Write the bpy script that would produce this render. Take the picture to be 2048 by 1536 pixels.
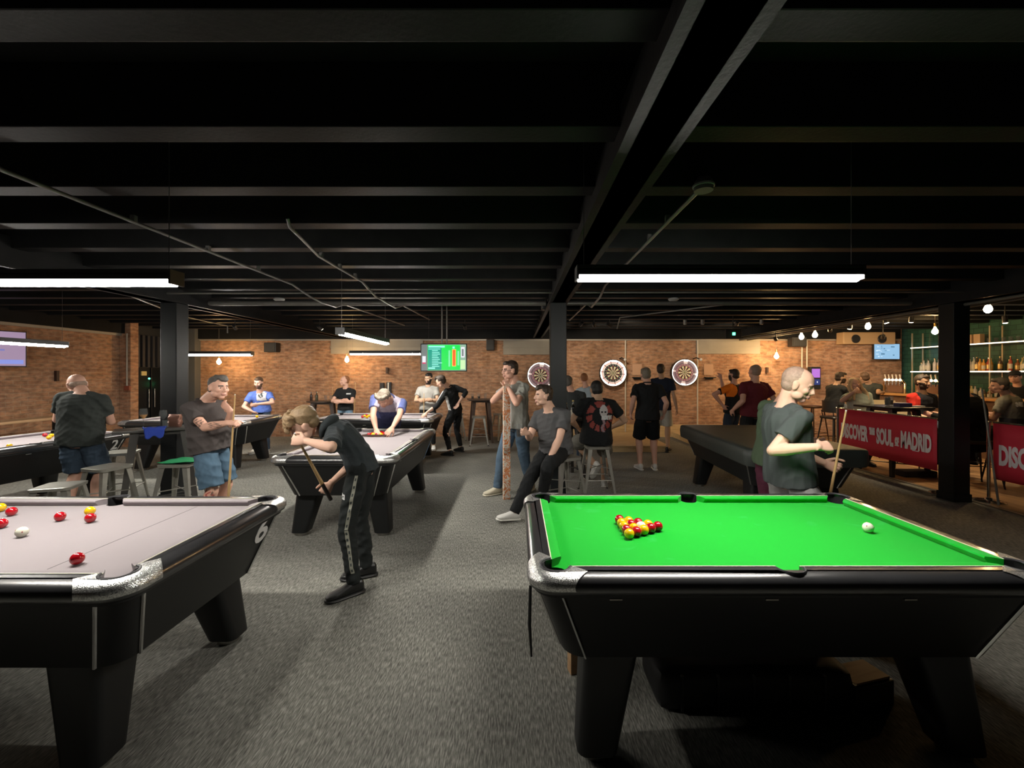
import bpy, bmesh, math, random
from mathutils import Vector, Matrix, noise
from mathutils.bvhtree import BVHTree
random.seed(7)
SC = bpy.context.scene
COL = SC.collection
for _o in list(bpy.data.objects): bpy.data.objects.remove(_o)

# ------------------------------------------------------------------ camera, world, exposure
CAMH, FPX, VX, VY = 1.63, 855.0, 1034.0, 746.0
_cam = bpy.data.cameras.new('camera'); cam = bpy.data.objects.new('camera', _cam); COL.objects.link(cam)
_cam.sensor_width = 36; _cam.lens = FPX / 2048 * 36
_cam.shift_x = -(VX - 1024) / 2048; _cam.shift_y = -(768 - VY) / 2048
_cam.clip_start = .05; _cam.clip_end = 60
cam.location = (0, 0, CAMH); cam.rotation_euler = (math.pi/2, 0, 0)
SC.camera = cam
world = bpy.data.worlds.new('world'); SC.world = world; world.use_nodes = True
world.node_tree.nodes['Background'].inputs[0].default_value = (.8, .85, 1, 1)
world.node_tree.nodes['Background'].inputs[1].default_value = .03
SC.view_settings.view_transform = 'Standard'; SC.view_settings.look = 'None'
SC.view_settings.gamma = 1; SC.view_settings.use_curve_mapping = False
SC.view_settings.exposure = 0.12
TUBE = 150.0        # emission of the white linear lamps
BULB = 260.0        # emission of the warm filament bulbs
SC.cycles.max_bounces = 7; SC.cycles.diffuse_bounces = 4; SC.cycles.glossy_bounces = 3
SC.cycles.transmission_bounces = 6; SC.cycles.transparent_max_bounces = 6
SC.cycles.caustics_reflective = False; SC.cycles.caustics_refractive = False
SC.cycles.sample_clamp_indirect = 3.0; SC.cycles.sample_clamp_direct = 0
SC.cycles.use_denoising = True

def W(px, py, Y):
    "world point seen at pixel (px,py) when it stands Y metres away"
    return Vector(((px - VX) / FPX * Y, Y, CAMH - (py - VY) / FPX * Y))

# ------------------------------------------------------------------ materials
_M = {}
def mat(name, col, rough=.6, metal=0., nvar=0., nscale=20., bump=0., bscale=200., emit=None, estr=0., spec=.5, trans=0., coat=0., sheen=0.):
    if name in _M: return _M[name]
    m = bpy.data.materials.new(name); m.use_nodes = True; nt = m.node_tree; N = nt.nodes; L = nt.links
    b = N['Principled BSDF']; c4 = (*col, 1)
    b.inputs['Base Color'].default_value = c4; b.inputs['Roughness'].default_value = rough
    b.inputs['Metallic'].default_value = metal; b.inputs['Specular IOR Level'].default_value = spec
    if coat: b.inputs['Coat Weight'].default_value = coat; b.inputs['Coat Roughness'].default_value = .1
    if sheen: b.inputs['Sheen Weight'].default_value = sheen
    if trans: b.inputs['Transmission Weight'].default_value = trans
    if emit: b.inputs['Emission Color'].default_value = (*emit, 1); b.inputs['Emission Strength'].default_value = estr
    if nvar or bump:
        tc = N.new('ShaderNodeTexCoord')
    if nvar:
        n = N.new('ShaderNodeTexNoise'); n.inputs['Scale'].default_value = nscale; n.inputs['Detail'].default_value = 4
        L.new(tc.outputs['Object'], n.inputs['Vector'])
        mx = N.new('ShaderNodeMix'); mx.data_type = 'RGBA'
        mx.inputs[6].default_value = tuple(max(0, x*(1-nvar)) for x in col) + (1,)
        mx.inputs[7].default_value = tuple(min(1, x*(1+nvar)) for x in col) + (1,)
        L.new(n.outputs['Fac'], mx.inputs[0]); L.new(mx.outputs[2], b.inputs['Base Color'])
    if bump:
        n2 = N.new('ShaderNodeTexNoise'); n2.inputs['Scale'].default_value = bscale; n2.inputs['Detail'].default_value = 3
        L.new(tc.outputs['Object'], n2.inputs['Vector'])
        bp = N.new('ShaderNodeBump'); bp.inputs['Strength'].default_value = bump; bp.inputs['Distance'].default_value = .004
        L.new(n2.outputs['Fac'], bp.inputs['Height']); L.new(bp.outputs[0], b.inputs['Normal'])
    _M[name] = m
    return m
def emis(name, col, s):
    if name in _M: return _M[name]
    m = mat(name, (0, 0, 0), .5, emit=col, estr=s); return m
def cloth(name, col, nvar=.12): return mat('cloth_' + name, col, .92, nvar=nvar, nscale=9, bump=.35, bscale=420, spec=.2)
def ramp(N, L, src, stops):
    r = N.new('ShaderNodeValToRGB'); e = r.color_ramp.elements
    while len(e) < len(stops): e.new(.5)
    for k, (p, c) in enumerate(stops): e[k].position = p; e[k].color = (*c, 1)
    L.new(src, r.inputs['Fac']); return r

def brick_mat(name, axis):
    m = bpy.data.materials.new(name); m.use_nodes = True; nt = m.node_tree; N = nt.nodes; L = nt.links; b = N['Principled BSDF']
    tc = N.new('ShaderNodeTexCoord'); sp = N.new('ShaderNodeSeparateXYZ'); cb = N.new('ShaderNodeCombineXYZ')
    L.new(tc.outputs['Object'], sp.inputs[0]); L.new(sp.outputs[axis], cb.inputs[0]); L.new(sp.outputs['Z'], cb.inputs[1])
    br = N.new('ShaderNodeTexBrick'); br.inputs['Scale'].default_value = 1.0
    br.inputs['Brick Width'].default_value = .225; br.inputs['Row Height'].default_value = .075
    br.inputs['Mortar Size'].default_value = .010; br.inputs['Mortar Smooth'].default_value = .6; br.inputs['Bias'].default_value = -.1
    br.inputs['Color1'].default_value = (.37, .20, .12, 1); br.inputs['Color2'].default_value = (.48, .275, .17, 1)
    br.inputs['Mortar'].default_value = (.44, .295, .20, 1)
    L.new(cb.outputs[0], br.inputs['Vector'])
    n = N.new('ShaderNodeTexNoise'); n.inputs['Scale'].default_value = 1.7; n.inputs['Detail'].default_value = 8; n.inputs['Roughness'].default_value = .65
    L.new(tc.outputs['Object'], n.inputs['Vector'])
    r = ramp(N, L, n.outputs['Fac'], [(.3, (.62, .5, .42)), (.5, (1, 1, 1)), (.68, (1.0, .88, .68))])
    mx = N.new('ShaderNodeMix'); mx.data_type = 'RGBA'; mx.blend_type = 'MULTIPLY'; mx.inputs[0].default_value = .8
    L.new(br.outputs['Color'], mx.inputs[6]); L.new(r.outputs[0], mx.inputs[7])
    n3 = N.new('ShaderNodeTexNoise'); n3.inputs['Scale'].default_value = 9; n3.inputs['Detail'].default_value = 6
    sq = N.new('ShaderNodeMapping'); sq.inputs['Scale'].default_value = (.8, .8, 2.0)
    L.new(tc.outputs['Object'], sq.inputs[0]); L.new(sq.outputs[0], n3.inputs['Vector'])
    r3 = ramp(N, L, n3.outputs['Fac'], [(.35, (.45, .45, .45)), (.55, (1, 1, 1)), (.72, (1.35, 1.3, 1.2))])
    m2 = N.new('ShaderNodeMix'); m2.data_type = 'RGBA'; m2.blend_type = 'MULTIPLY'; m2.inputs[0].default_value = .7
    L.new(mx.outputs[2], m2.inputs[6]); L.new(r3.outputs[0], m2.inputs[7]); L.new(m2.outputs[2], b.inputs['Base Color'])
    bp = N.new('ShaderNodeBump'); bp.inputs['Strength'].default_value = .5; bp.inputs['Distance'].default_value = .01; bp.invert = True
    L.new(br.outputs['Fac'], bp.inputs['Height']); L.new(bp.outputs[0], b.inputs['Normal'])
    b.inputs['Roughness'].default_value = .9
    return m

def carpet_mat():
    m = bpy.data.materials.new('carpet_tiles'); m.use_nodes = True; nt = m.node_tree; N = nt.nodes; L = nt.links; b = N['Principled BSDF']
    tc = N.new('ShaderNodeTexCoord')
    mp = N.new('ShaderNodeMapping'); mp.inputs['Scale'].default_value = (150, 22, 40)
    L.new(tc.outputs['Object'], mp.inputs[0])
    n = N.new('ShaderNodeTexNoise'); n.inputs['Scale'].default_value = 1; n.inputs['Detail'].default_value = 3; L.new(mp.outputs[0], n.inputs['Vector'])
    mp2 = N.new('ShaderNodeMapping'); mp2.inputs['Scale'].default_value = (22, 150, 40)
    L.new(tc.outputs['Object'], mp2.inputs[0])
    nb = N.new('ShaderNodeTexNoise'); nb.inputs['Scale'].default_value = 1; nb.inputs['Detail'].default_value = 3; L.new(mp2.outputs[0], nb.inputs['Vector'])
    ck = N.new('ShaderNodeTexChecker'); ck.inputs['Scale'].default_value = 2.0; L.new(tc.outputs['Object'], ck.inputs['Vector'])
    ck.inputs['Color1'].default_value = (0, 0, 0, 1); ck.inputs['Color2'].default_value = (1, 1, 1, 1)
    mx0 = N.new('ShaderNodeMix'); L.new(ck.outputs['Fac'], mx0.inputs[0]); L.new(n.outputs['Fac'], mx0.inputs[2]); L.new(n.outputs['Fac'], mx0.inputs[3])
    r = ramp(N, L, mx0.outputs[0], [(.30, (.095, .094, .084)), (.5, (.195, .193, .174)), (.70, (.34, .335, .30))])
    n2 = N.new('ShaderNodeTexNoise'); n2.inputs['Scale'].default_value = 1.1; n2.inputs['Detail'].default_value = 6; L.new(tc.outputs['Object'], n2.inputs['Vector'])
    r2 = ramp(N, L, n2.outputs['Fac'], [(.35, (.82, .82, .82)), (.65, (1.12, 1.12, 1.1))])
    mx = N.new('ShaderNodeMix'); mx.data_type = 'RGBA'; mx.blend_type = 'MULTIPLY'; mx.inputs[0].default_value = 1
    L.new(r.outputs[0], mx.inputs[6]); L.new(r2.outputs[0], mx.inputs[7]); L.new(mx.outputs[2], b.inputs['Base Color'])
    b.inputs['Roughness'].default_value = .95; b.inputs['Specular IOR Level'].default_value = .15
    bp = N.new('ShaderNodeBump'); bp.inputs['Strength'].default_value = .35; bp.inputs['Distance'].default_value = .004
    L.new(n.outputs['Fac'], bp.inputs['Height']); L.new(bp.outputs[0], b.inputs['Normal'])
    return m

def wood_mat(name, c1, c2, rough=.5, scale=(1, 12, 12), planks=None):
    m = bpy.data.materials.new(name); m.use_nodes = True; nt = m.node_tree; N = nt.nodes; L = nt.links; b = N['Principled BSDF']
    tc = N.new('ShaderNodeTexCoord'); mp = N.new('ShaderNodeMapping'); mp.inputs['Scale'].default_value = scale
    L.new(tc.outputs['Object'], mp.inputs[0])
    n = N.new('ShaderNodeTexNoise'); n.inputs['Scale'].default_value = 2; n.inputs['Detail'].default_value = 6; n.inputs['Distortion'].default_value = .6
    L.new(mp.outputs[0], n.inputs['Vector'])
    r = ramp(N, L, n.outputs['Fac'], [(.3, c1), (.7, c2)])
    src = r.outputs[0]
    if planks:
        br = N.new('ShaderNodeTexBrick'); br.inputs['Scale'].default_value = 1; br.inputs['Brick Width'].default_value = planks[0]
        br.inputs['Row Height'].default_value = planks[1]; br.inputs['Mortar Size'].default_value = .003
        br.inputs['Color1'].default_value = (.75, .75, .75, 1); br.inputs['Color2'].default_value = (1, 1, 1, 1); br.inputs['Mortar'].default_value = (.2, .2, .2, 1)
        sp = N.new('ShaderNodeSeparateXYZ'); cb = N.new('ShaderNodeCombineXYZ'); L.new(tc.outputs['Object'], sp.inputs[0])
        L.new(sp.outputs['Y'], cb.inputs[0]); L.new(sp.outputs['X'], cb.inputs[1]); L.new(cb.outputs[0], br.inputs['Vector'])
        mx = N.new('ShaderNodeMix'); mx.data_type = 'RGBA'; mx.blend_type = 'MULTIPLY'; mx.inputs[0].default_value = 1
        L.new(src, mx.inputs[6]); L.new(br.outputs['Color'], mx.inputs[7]); src = mx.outputs[2]
    L.new(src, b.inputs['Base Color']); b.inputs['Roughness'].default_value = rough
    return m

def tile_mat():
    m = bpy.data.materials.new('green_wall_tiles'); m.use_nodes = True; nt = m.node_tree; N = nt.nodes; L = nt.links; b = N['Principled BSDF']
    tc = N.new('ShaderNodeTexCoord'); sp = N.new('ShaderNodeSeparateXYZ'); cb = N.new('ShaderNodeCombineXYZ'); ad = N.new('ShaderNodeMath')
    L.new(tc.outputs['Object'], sp.inputs[0]); L.new(sp.outputs['Y'], ad.inputs[0]); L.new(sp.outputs['X'], ad.inputs[1])
    L.new(ad.outputs[0], cb.inputs[0]); L.new(sp.outputs['Z'], cb.inputs[1])
    br = N.new('ShaderNodeTexBrick'); br.inputs['Scale'].default_value = 1; br.inputs['Brick Width'].default_value = .2; br.inputs['Row Height'].default_value = .1
    br.inputs['Mortar Size'].default_value = .004; br.inputs['Color1'].default_value = (.035, .1, .07, 1); br.inputs['Color2'].default_value = (.05, .135, .095, 1)
    br.inputs['Mortar'].default_value = (.02, .035, .03, 1); L.new(cb.outputs[0], br.inputs['Vector']); L.new(br.outputs['Color'], b.inputs['Base Color'])
    b.inputs['Roughness'].default_value = .25
    return m

BLK = mat('black_paint', (.012, .013, .014), .45, nvar=.25, nscale=6)
CEIL = mat('black_ceiling_paint', (.013, .0135, .014), .6, nvar=.35, nscale=5, bump=.3, bscale=40, spec=.08)
JOIST = mat('black_joist_paint', (.018, .0185, .019), .5, nvar=.35, nscale=7, bump=.3, bscale=50, spec=.08)
STEEL = mat('brushed_steel', (.42, .41, .38), .32, 1.0, nvar=.2, nscale=30)
GUN = mat('gunmetal', (.36, .35, .31), .35, .55, nvar=.25, nscale=12)
CHROME = mat('chrome', (.75, .75, .75), .14, 1.0)
LAMI = mat('black_laminate', (.008, .0085, .009), .42, spec=.4)
RAILM = mat('black_rail_laminate', (.022, .022, .024), .30, nvar=.3, nscale=8, spec=.8, coat=.6)
GREYP = mat('grey_conduit', (.26, .26, .25), .4, .5)
RUB = mat('black_rubber', (.012, .012, .012), .7)
WHITE = mat('white_paint', (.7, .7, .68), .6)
BRASS = mat('brass', (.8, .5, .16), .25, 1.0)

# ------------------------------------------------------------------ mesh helpers
def tag(o, label=None, cat=None, group=None, kind=None):
    if label: o['label'] = label
    if cat: o['category'] = cat
    if group: o['group'] = group
    if kind: o['kind'] = kind
    return o
def root(name, loc=(0, 0, 0), rz=0, label=None, cat=None, group=None):
    o = bpy.data.objects.new(name, None); COL.objects.link(o); o.location = loc; o.rotation_euler = (0, 0, rz)
    o.empty_display_size = .1
    return tag(o, label, cat, group)
def copy_tree(o, parent=None, deep=True):
    c = o.copy(); COL.objects.link(c)
    if parent: c.parent = parent
    for ch in list(o.children): copy_tree(ch, c)
    return c

class MB:
    def __init__(s): s.bm = bmesh.new()
    def _m(s, verts, M):
        bmesh.ops.transform(s.bm, matrix=M, verts=verts)
    def box(s, c, d, rz=0, rx=0, ry=0, bev=0):
        r = bmesh.ops.create_cube(s.bm, size=1)['verts']
        bmesh.ops.scale(s.bm, vec=d, verts=r)
        if bev:
            ed = list({e for v in r for e in v.link_edges})
            rr = bmesh.ops.bevel(s.bm, geom=ed, offset=bev, segments=2, affect='EDGES', profile=.6)
            r = list({v for f in rr['faces'] for v in f.verts} | {v for v in r if v.is_valid})
        s._m(r, Matrix.Translation(c) @ Matrix.Rotation(rz, 4, 'Z') @ Matrix.Rotation(ry, 4, 'Y') @ Matrix.Rotation(rx, 4, 'X'))
        return s
    def tube(s, pts, rad, seg=10, cap=True, flat=1.0, up=None):
        pts = [Vector(p) for p in pts]; n = len(pts)
        if not hasattr(rad, '__len__'): rad = [rad]*n
        rings = []; prev = None
        for i, p in enumerate(pts):
            t = (pts[min(i+1, n-1)] - pts[max(i-1, 0)])
            t = t.normalized() if t.length > 1e-9 else Vector((0, 0, 1))
            if prev is None:
                a = Vector(up) if up else (Vector((0, 0, 1)) if abs(t.z) < .9 else Vector((1, 0, 0)))
                u = (a - t*a.dot(t)).normalized()
            else:
                u = prev - t*prev.dot(t)
                u = u.normalized() if u.length > 1e-6 else Vector((1, 0, 0))
            prev = u; v = t.cross(u)
            rings.append([s.bm.verts.new(p + u*math.cos(2*math.pi*k/seg)*rad[i]*flat + v*math.sin(2*math.pi*k/seg)*rad[i]) for k in range(seg)])
        s.rings(rings, cap); return s
    def rings(s, rings, cap=True, closed=True):
        seg = len(rings[0])
        for a, b in zip(rings, rings[1:]):
            for k in range(seg if closed else seg-1):
                s.bm.faces.new((a[k], a[(k+1) % seg], b[(k+1) % seg], b[k]))
        if cap:
            s.bm.faces.new(rings[0][::-1]); s.bm.faces.new(rings[-1])
    def loft(s, loops, cap=True):
        s.rings([[s.bm.verts.new(p) for p in lp] for lp in loops], cap); return s
    def cyl(s, a, b, r, seg=16, r2=None):
        return s.tube([a, b], [r, r if r2 is None else r2], seg)
    def lathe(s, prof, c=(0, 0, 0), seg=24, axis='Z', M=None):
        rings = []
        for r, z in prof:
            rings.append([s.bm.verts.new((r*math.cos(2*math.pi*k/seg), r*math.sin(2*math.pi*k/seg), z)) for k in range(seg)])
        s.rings(rings, True)
        vs = [v for rg in rings for v in rg]
        if axis == 'Y': s._m(vs, Matrix.Rotation(-math.pi/2, 4, 'X'))
        if axis == 'X': s._m(vs, Matrix.Rotation(math.pi/2, 4, 'Y'))
        if M: s._m(vs, M)
        s._m(vs, Matrix.Translation(c)); return s
    def ball(s, c, r, sc=(1, 1, 1), M=None, u=16, v=10):
        X = Matrix.Diagonal((*sc, 1))
        if M: X = M.to_4x4() @ X
        X = Matrix.Translation(c) @ X; nv_ = s.bm.verts.new; nf = s.bm.faces.new
        top = nv_(X @ Vector((0, 0, r))); bot = nv_(X @ Vector((0, 0, -r)))
        rg = [[nv_(X @ Vector((r*math.sin(math.pi*j/v)*math.cos(2*math.pi*i/u), r*math.sin(math.pi*j/v)*math.sin(2*math.pi*i/u), r*math.cos(math.pi*j/v)))) for i in range(u)] for j in range(1, v)]
        for i in range(u):
            j = (i+1) % u; nf((top, rg[0][i], rg[0][j])); nf((bot, rg[-1][j], rg[-1][i]))
            for a, b in zip(rg, rg[1:]): nf((a[i], b[i], b[j], a[j]))
        return s
    def prism(s, outline, z0, z1, M=None):
        a = [s.bm.verts.new((x, y, z0)) for x, y in outline]; b = [s.bm.verts.new((x, y, z1)) for x, y in outline]
        n = len(outline)
        for k in range(n): s.bm.faces.new((a[k], a[(k+1) % n], b[(k+1) % n], b[k]))
        s.bm.faces.new(a[::-1]); s.bm.faces.new(b)
        if M: s._m(a+b, M)
        return s
    def plate(s, outer_loops, hole, z0):
        "outer_loops: list of (loop, z) from bottom to top; hole loop vertical from z0 to top"
        zt = outer_loops[-1][1]
        rg = [[s.bm.verts.new((x, y, z)) for x, y in lp] for lp, z in outer_loops]
        for a, b in zip(rg, rg[1:]):
            n = len(a)
            for k in range(n): s.bm.faces.new((a[k], a[(k+1) % n], b[(k+1) % n], b[k]))
        hb = [s.bm.verts.new((x, y, z0)) for x, y in hole] if hole else None
        ht = [s.bm.verts.new((x, y, zt)) for x, y in hole] if hole else None
        if hole:
            n = len(hb)
            for k in range(n): s.bm.faces.new((hb[(k+1) % n], hb[k], ht[k], ht[(k+1) % n]))
        for o, h in ((rg[-1], ht), (rg[0], hb)):
            es = []
            for lp in (o, h):
                if lp is None: continue
                for k in range(len(lp)):
                    a, b = lp[k], lp[(k+1) % len(lp)]
                    es.append(s.bm.edges.get((a, b)) or s.bm.edges.new((a, b)))
            bmesh.ops.triangle_fill(s.bm, edges=es, use_beauty=True)
        return s
    def build(s, name, m=None, parent=None, smooth=None, loc=None, sub=0, mats=None):
        bmesh.ops.recalc_face_normals(s.bm, faces=s.bm.faces)
        me = bpy.data.meshes.new(name); s.bm.to_mesh(me); s.bm.free()
        for x in (mats or ([m] if m else [])): me.materials.append(x)
        o = bpy.data.objects.new(name, me); COL.objects.link(o)
        if parent: o.parent = parent
        if loc is not None: o.location = loc
        if smooth:
            me.polygons.foreach_set('use_smooth', [True]*len(me.polygons))
            if smooth != 1:
                me.set_sharp_from_angle(angle=math.radians(smooth))
        if sub:
            md = o.modifiers.new('s', 'SUBSURF'); md.levels = sub; md.render_levels = sub
        return o
def rrect(a, b, r, n=5, cx=0, cy=0):
    "rounded rectangle loop, half sizes a, b"
    out = []
    for (sx, sy, a0) in ((1, 1, 0), (-1, 1, 90), (-1, -1, 180), (1, -1, 270)):
        for k in range(n+1):
            t = math.radians(a0 + 90*k/n)
            out.append((cx + sx*(a-r) + r*math.cos(t), cy + sy*(b-r) + r*math.sin(t)))
    return out
def r3(a, b, r, z, n=5, cx=0, cy=0): return [(x, y, z) for x, y in rrect(a, b, r, n, cx, cy)]

_TS = bpy.data.scenes.new('workshop')
def evaluated_mesh(o):
    'mesh of o with its modifiers applied, evaluated alone in a small scene of its own'
    _TS.collection.objects.link(o); vl = _TS.view_layers[0]; vl.update()
    me = bpy.data.meshes.new_from_object(o.evaluated_get(vl.depsgraph)); _TS.collection.objects.unlink(o); return me
def text_mesh(s, size, m, name, parent=None, M=Matrix(), narrow=1.0, bold=0.0, depth=.0015, align='CENTER', res=3, fit=None):
    cu = bpy.data.curves.new('t', 'FONT'); cu.body = s; cu.size = size; cu.extrude = depth; cu.offset = bold; cu.align_x = align; cu.resolution_u = res
    to = bpy.data.objects.new('t', cu)
    me = evaluated_mesh(to)
    bpy.data.objects.remove(to); bpy.data.curves.remove(cu)
    if fit:
        xs = [v.co.x for v in me.vertices]; narrow = fit/(max(xs)-min(xs)); me.transform(Matrix.Translation((-min(xs), 0, 0)))
    me.transform(Matrix.Diagonal((narrow, 1, 1, 1))); me.transform(M)
    me.name = name; me.materials.clear(); me.materials.append(m)
    o = bpy.data.objects.new(name, me); COL.objects.link(o)
    if parent: o.parent = parent
    return o
# ================================================================== THE ROOM
def struct(name, mb, m, smooth=None):
    o = mb.build(name, m, smooth=smooth); o['kind'] = 'structure'; return o
YB = 10.95; XL = -8.75; XR = 10.0; XC = 5.75; ZC = 2.98; ZJ = 2.70; ZB = 2.52; Y0 = -2.6
FLOOR = struct('floor', MB().box(((XL+XC)/2-.1, (Y0+YB)/2+.2, -.05), (XC-XL+.4, YB-Y0+.6, .1)), carpet_mat())
struct('floor', MB().box(((XC+XR)/2+.15, (Y0+YB)/2+.2, -.049), (XR-XC+.1, YB-Y0+.6, .1)), wood_mat('oak_floor_planks', (.22, .115, .05), (.40, .23, .10), .38, (9, 1, 9), (1.2, .14)))
struct('trim_1', MB().box((XC+.03, (Y0+YB)/2, .006), (.04, YB-Y0, .012)), STEEL)
BRK = brick_mat('brick_wall', 'X'); BRKY = brick_mat('brick_side_wall', 'Y')
struct('wall_back', MB().box(((-8.36+9.85)/2, YB+.1, 1.5), (18.21, .2, 3.0)), BRK)
struct('wall_left', MB().box((XL-.1, (Y0+9.43)/2, 1.5), (.2, 9.43-Y0, 3.0)), BRKY)
struct('wall_front', MB().box(((XL+XR)/2, Y0-.1, 1.5), (XR-XL+.4, .2, 3.0)), CEIL)
struct('wall_right', MB().box((XR+.12, (Y0+YB)/2, 1.5), (.2, YB-Y0+.4, 3.0)), tile_mat())
# recess with the doors at the far left corner
dk = MB(); dk.box((-9.0, 10.3, 1.5), (.1, 2.2, 3.0)); dk.box((-8.7, 11.2, 1.5), (.75, .1, 3.0))
struct('wall_recess', dk, mat('recess_paint', (.03, .032, .035), .6))
struct('ceiling', MB().box(((XL+XR)/2, (Y0+YB)/2, ZC+.05), (XR-XL+.6, YB-Y0+.8, .1)), CEIL)
k = 0
y = .72 - 4*.6
while y < YB - .1:
    k += 1
    # joists running across the room
    struct('trim_%d' % (k+1), MB().box(((XL+XR)/2, y, (ZJ+ZC)/2), (XR-XL, .13, ZC-ZJ), bev=.006), JOIST)
    y += .6
NT = k + 1
def trim(mb, m, smooth=None):
    global NT
    NT += 1; return struct('trim_%d' % NT, mb, m, smooth)
# long beams over the column rows: I-section, lower flange wide
for x in (-4.40, .525, 5.61):
    b = MB(); b.box((x, (Y0+YB)/2, ZB+.012), (.24, YB-Y0, .024)); b.box((x, (Y0+YB)/2, (ZB+ZJ)/2+.05), (.15, YB-Y0, ZJ-ZB+.1))
    o = b.build('ceiling_beam', JOIST); o['kind'] = 'structure'
# columns (boxed, black)
CY = 5.495
for i, (x, lab) in enumerate(((-4.40, 'left'), (.525, 'middle'), (5.615, 'right'))):
    b = MB(); b.box((x, CY, ZB/2), (.205, .205, ZB), bev=.008); b.box((x, CY, .05), (.23, .23, .1), bev=.006)
    o = b.build('column', mat('column_paint', (.009, .011, .012), .45, nvar=.3, nscale=5, bump=.15, bscale=30, spec=.3)); o['kind'] = 'structure'
# cross pipes just below the joists
PIPE = mat('pipe_paint', (.16, .155, .14), .4, .3, nvar=.2)
def pipe(name, pts, r, m, label, cat='pipe', clips=None, group=None, smooth=40):
    o = MB().tube(pts, r, 10).build(name, m, smooth=smooth); tag(o, label, cat, group)
    if clips:
        for c in clips:
            MB().box(c, (.03, .03, .05), bev=.004).build('clip', m, o)
    return o
pipe('steel_pipe', [(-4.3, 5.25, 2.61), (5.5, 5.25, 2.625)], .012, PIPE, 'thin steel pipe crossing the ceiling just in front of the columns')
pipe('steel_pipe', [(-4.28, 5.95, 2.6), (.4, 5.95, 2.6)], .035, PIPE, 'thick grey pipe crossing the ceiling behind the columns, left stretch')
pipe('steel_pipe', [(.66, 5.95, 2.6), (5.48, 5.95, 2.6)], .03, PIPE, 'thick grey pipe crossing the ceiling behind the columns, right stretch')
zc = 2.655
pipe('conduit', [(-2.62, 1.95, 2.72), (-2.62, 2.1, 2.68), (-2.6, 2.16, zc), (-2.6, 4.95, zc), (-2.52, 5.2, 2.56), (-2.5, 5.45, 2.53), (-2.5, 5.9, 2.54), (-2.5, 6.2, zc-.03), (-2.42, 9.2, zc)], .012, GREYP,
     'long grey conduit running over the bent player with a kink at the cross pipe', 'conduit', [(-2.6, q, zc+.02) for q in (2.9, 3.6, 4.3)])
pipe('conduit', [(-1.62, 3.02, 2.72), (-1.62, 3.05, 2.67), (-1.64, 3.25, zc), (-1.74, 3.75, zc), (-1.74, 4.8, zc), (-1.70, 5.15, 2.55), (-1.68, 5.9, 2.53), (-1.68, 6.3, zc-.03), (-1.68, 8.2, zc)], .012, GREYP,
     'grey conduit curving down from a joist near the ceiling centre', 'conduit', [(-1.74, q, zc+.02) for q in (3.8, 4.2, 4.6)])
pipe('conduit', [(1.02, 2.42, zc), (1.03, 5.0, zc), (1.03, 5.3, 2.57), (1.03, 5.9, 2.54), (1.03, 6.3, zc), (1.02, 8.3, zc)], .013, GREYP,
     'grey conduit running back from the round ceiling box above the green table', 'conduit', [(1.02, q, zc+.02) for q in (2.9, 3.3, 6.8)])
pipe('conduit', [(3.2, 6.3, zc), (1.9, 7.9, zc), (1.86, 7.95, 2.45)], .012, GREYP, 'grey conduit slanting across the ceiling towards the spotlights', 'conduit')
pipe('conduit', [(-5.1, 5.6, zc), (-6.0, 7.6, zc), (-6.3, 9.3, zc), (-6.3, 9.3, 2.5)], .012, GREYP, 'grey conduit slanting across the ceiling at the left, behind the column', 'conduit')
b = MB(); b.lathe([(.05, 0), (.052, .02), (.046, .055), (.03, .075), (.01, .08)], (0, 0, 0), 20)
o = b.build('ceiling_box', mat('grey_plastic', (.14, .14, .14), .4), smooth=40); o.location = (1.03, 2.36, 2.635)
MB().lathe([(.052, .02), (.058, .022), (.058, .032), (.052, .034)], (0, 0, 0), 20).build('cover_ring', mat('grey_plastic_light', (.3, .3, .3), .4), o, smooth=40)
tag(o, 'small round grey box on the ceiling at the end of a conduit', 'junction box')
for (p, lab) in ((W(572, 612, 6.3), 'white round smoke detector on the ceiling left of the long pipe'), (W(1338, 608, 6.3), 'white round smoke detector on the ceiling right of the middle column')):
    o = MB().lathe([(.07, 0), (.075, -.02), (.05, -.04), (.02, -.045)], (0, 0, 0), 20).build('smoke_detector', mat('detector_white', (.5, .5, .48), .5), smooth=40)
    o.location = (p.x, 6.12, ZJ); tag(o, lab, 'smoke detector')
trim(MB().box((.7, YB-.04, 2.74), (18.1, .1, .48)), CEIL)
trim(MB().box((XL+.06, (Y0+9.43)/2, 2.75), (.14, 9.43-Y0, .5)), CEIL)
# top edge strip of the brick walls and boarded openings
trim(MB().box((.7, YB-.02, 2.475), (18.1, .05, .035)), mat('cable_tray', (.36, .34, .30), .5, .3))
trim(MB().box((XL+.03, (Y0+9.43)/2, 2.475), (.06, 9.43-Y0, .05)), mat('cable_tray', (0, 0, 0)))
BRD = mat('painted_boards', (.32, .29, .24), .7, nvar=.2, nscale=3)
for n, (x0, x1, z0, z1) in enumerate(((-.35, 1.0, 2.1, 2.46), (4.58, 6.2, 2.12, 2.46), (-4.75, -2.4, 2.12, 2.46))):
    b = MB(); b.box(((x0+x1)/2, YB-.02, (z0+z1)/2), (x1-x0, .05, z1-z0)); b.box(((x0+x1)/2, YB-.05, (z0+z1)/2), (x1-x0+.03, .03, .02))
    o = b.build('window_%d' % (n+1), BRD); o['kind'] = 'structure'
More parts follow.
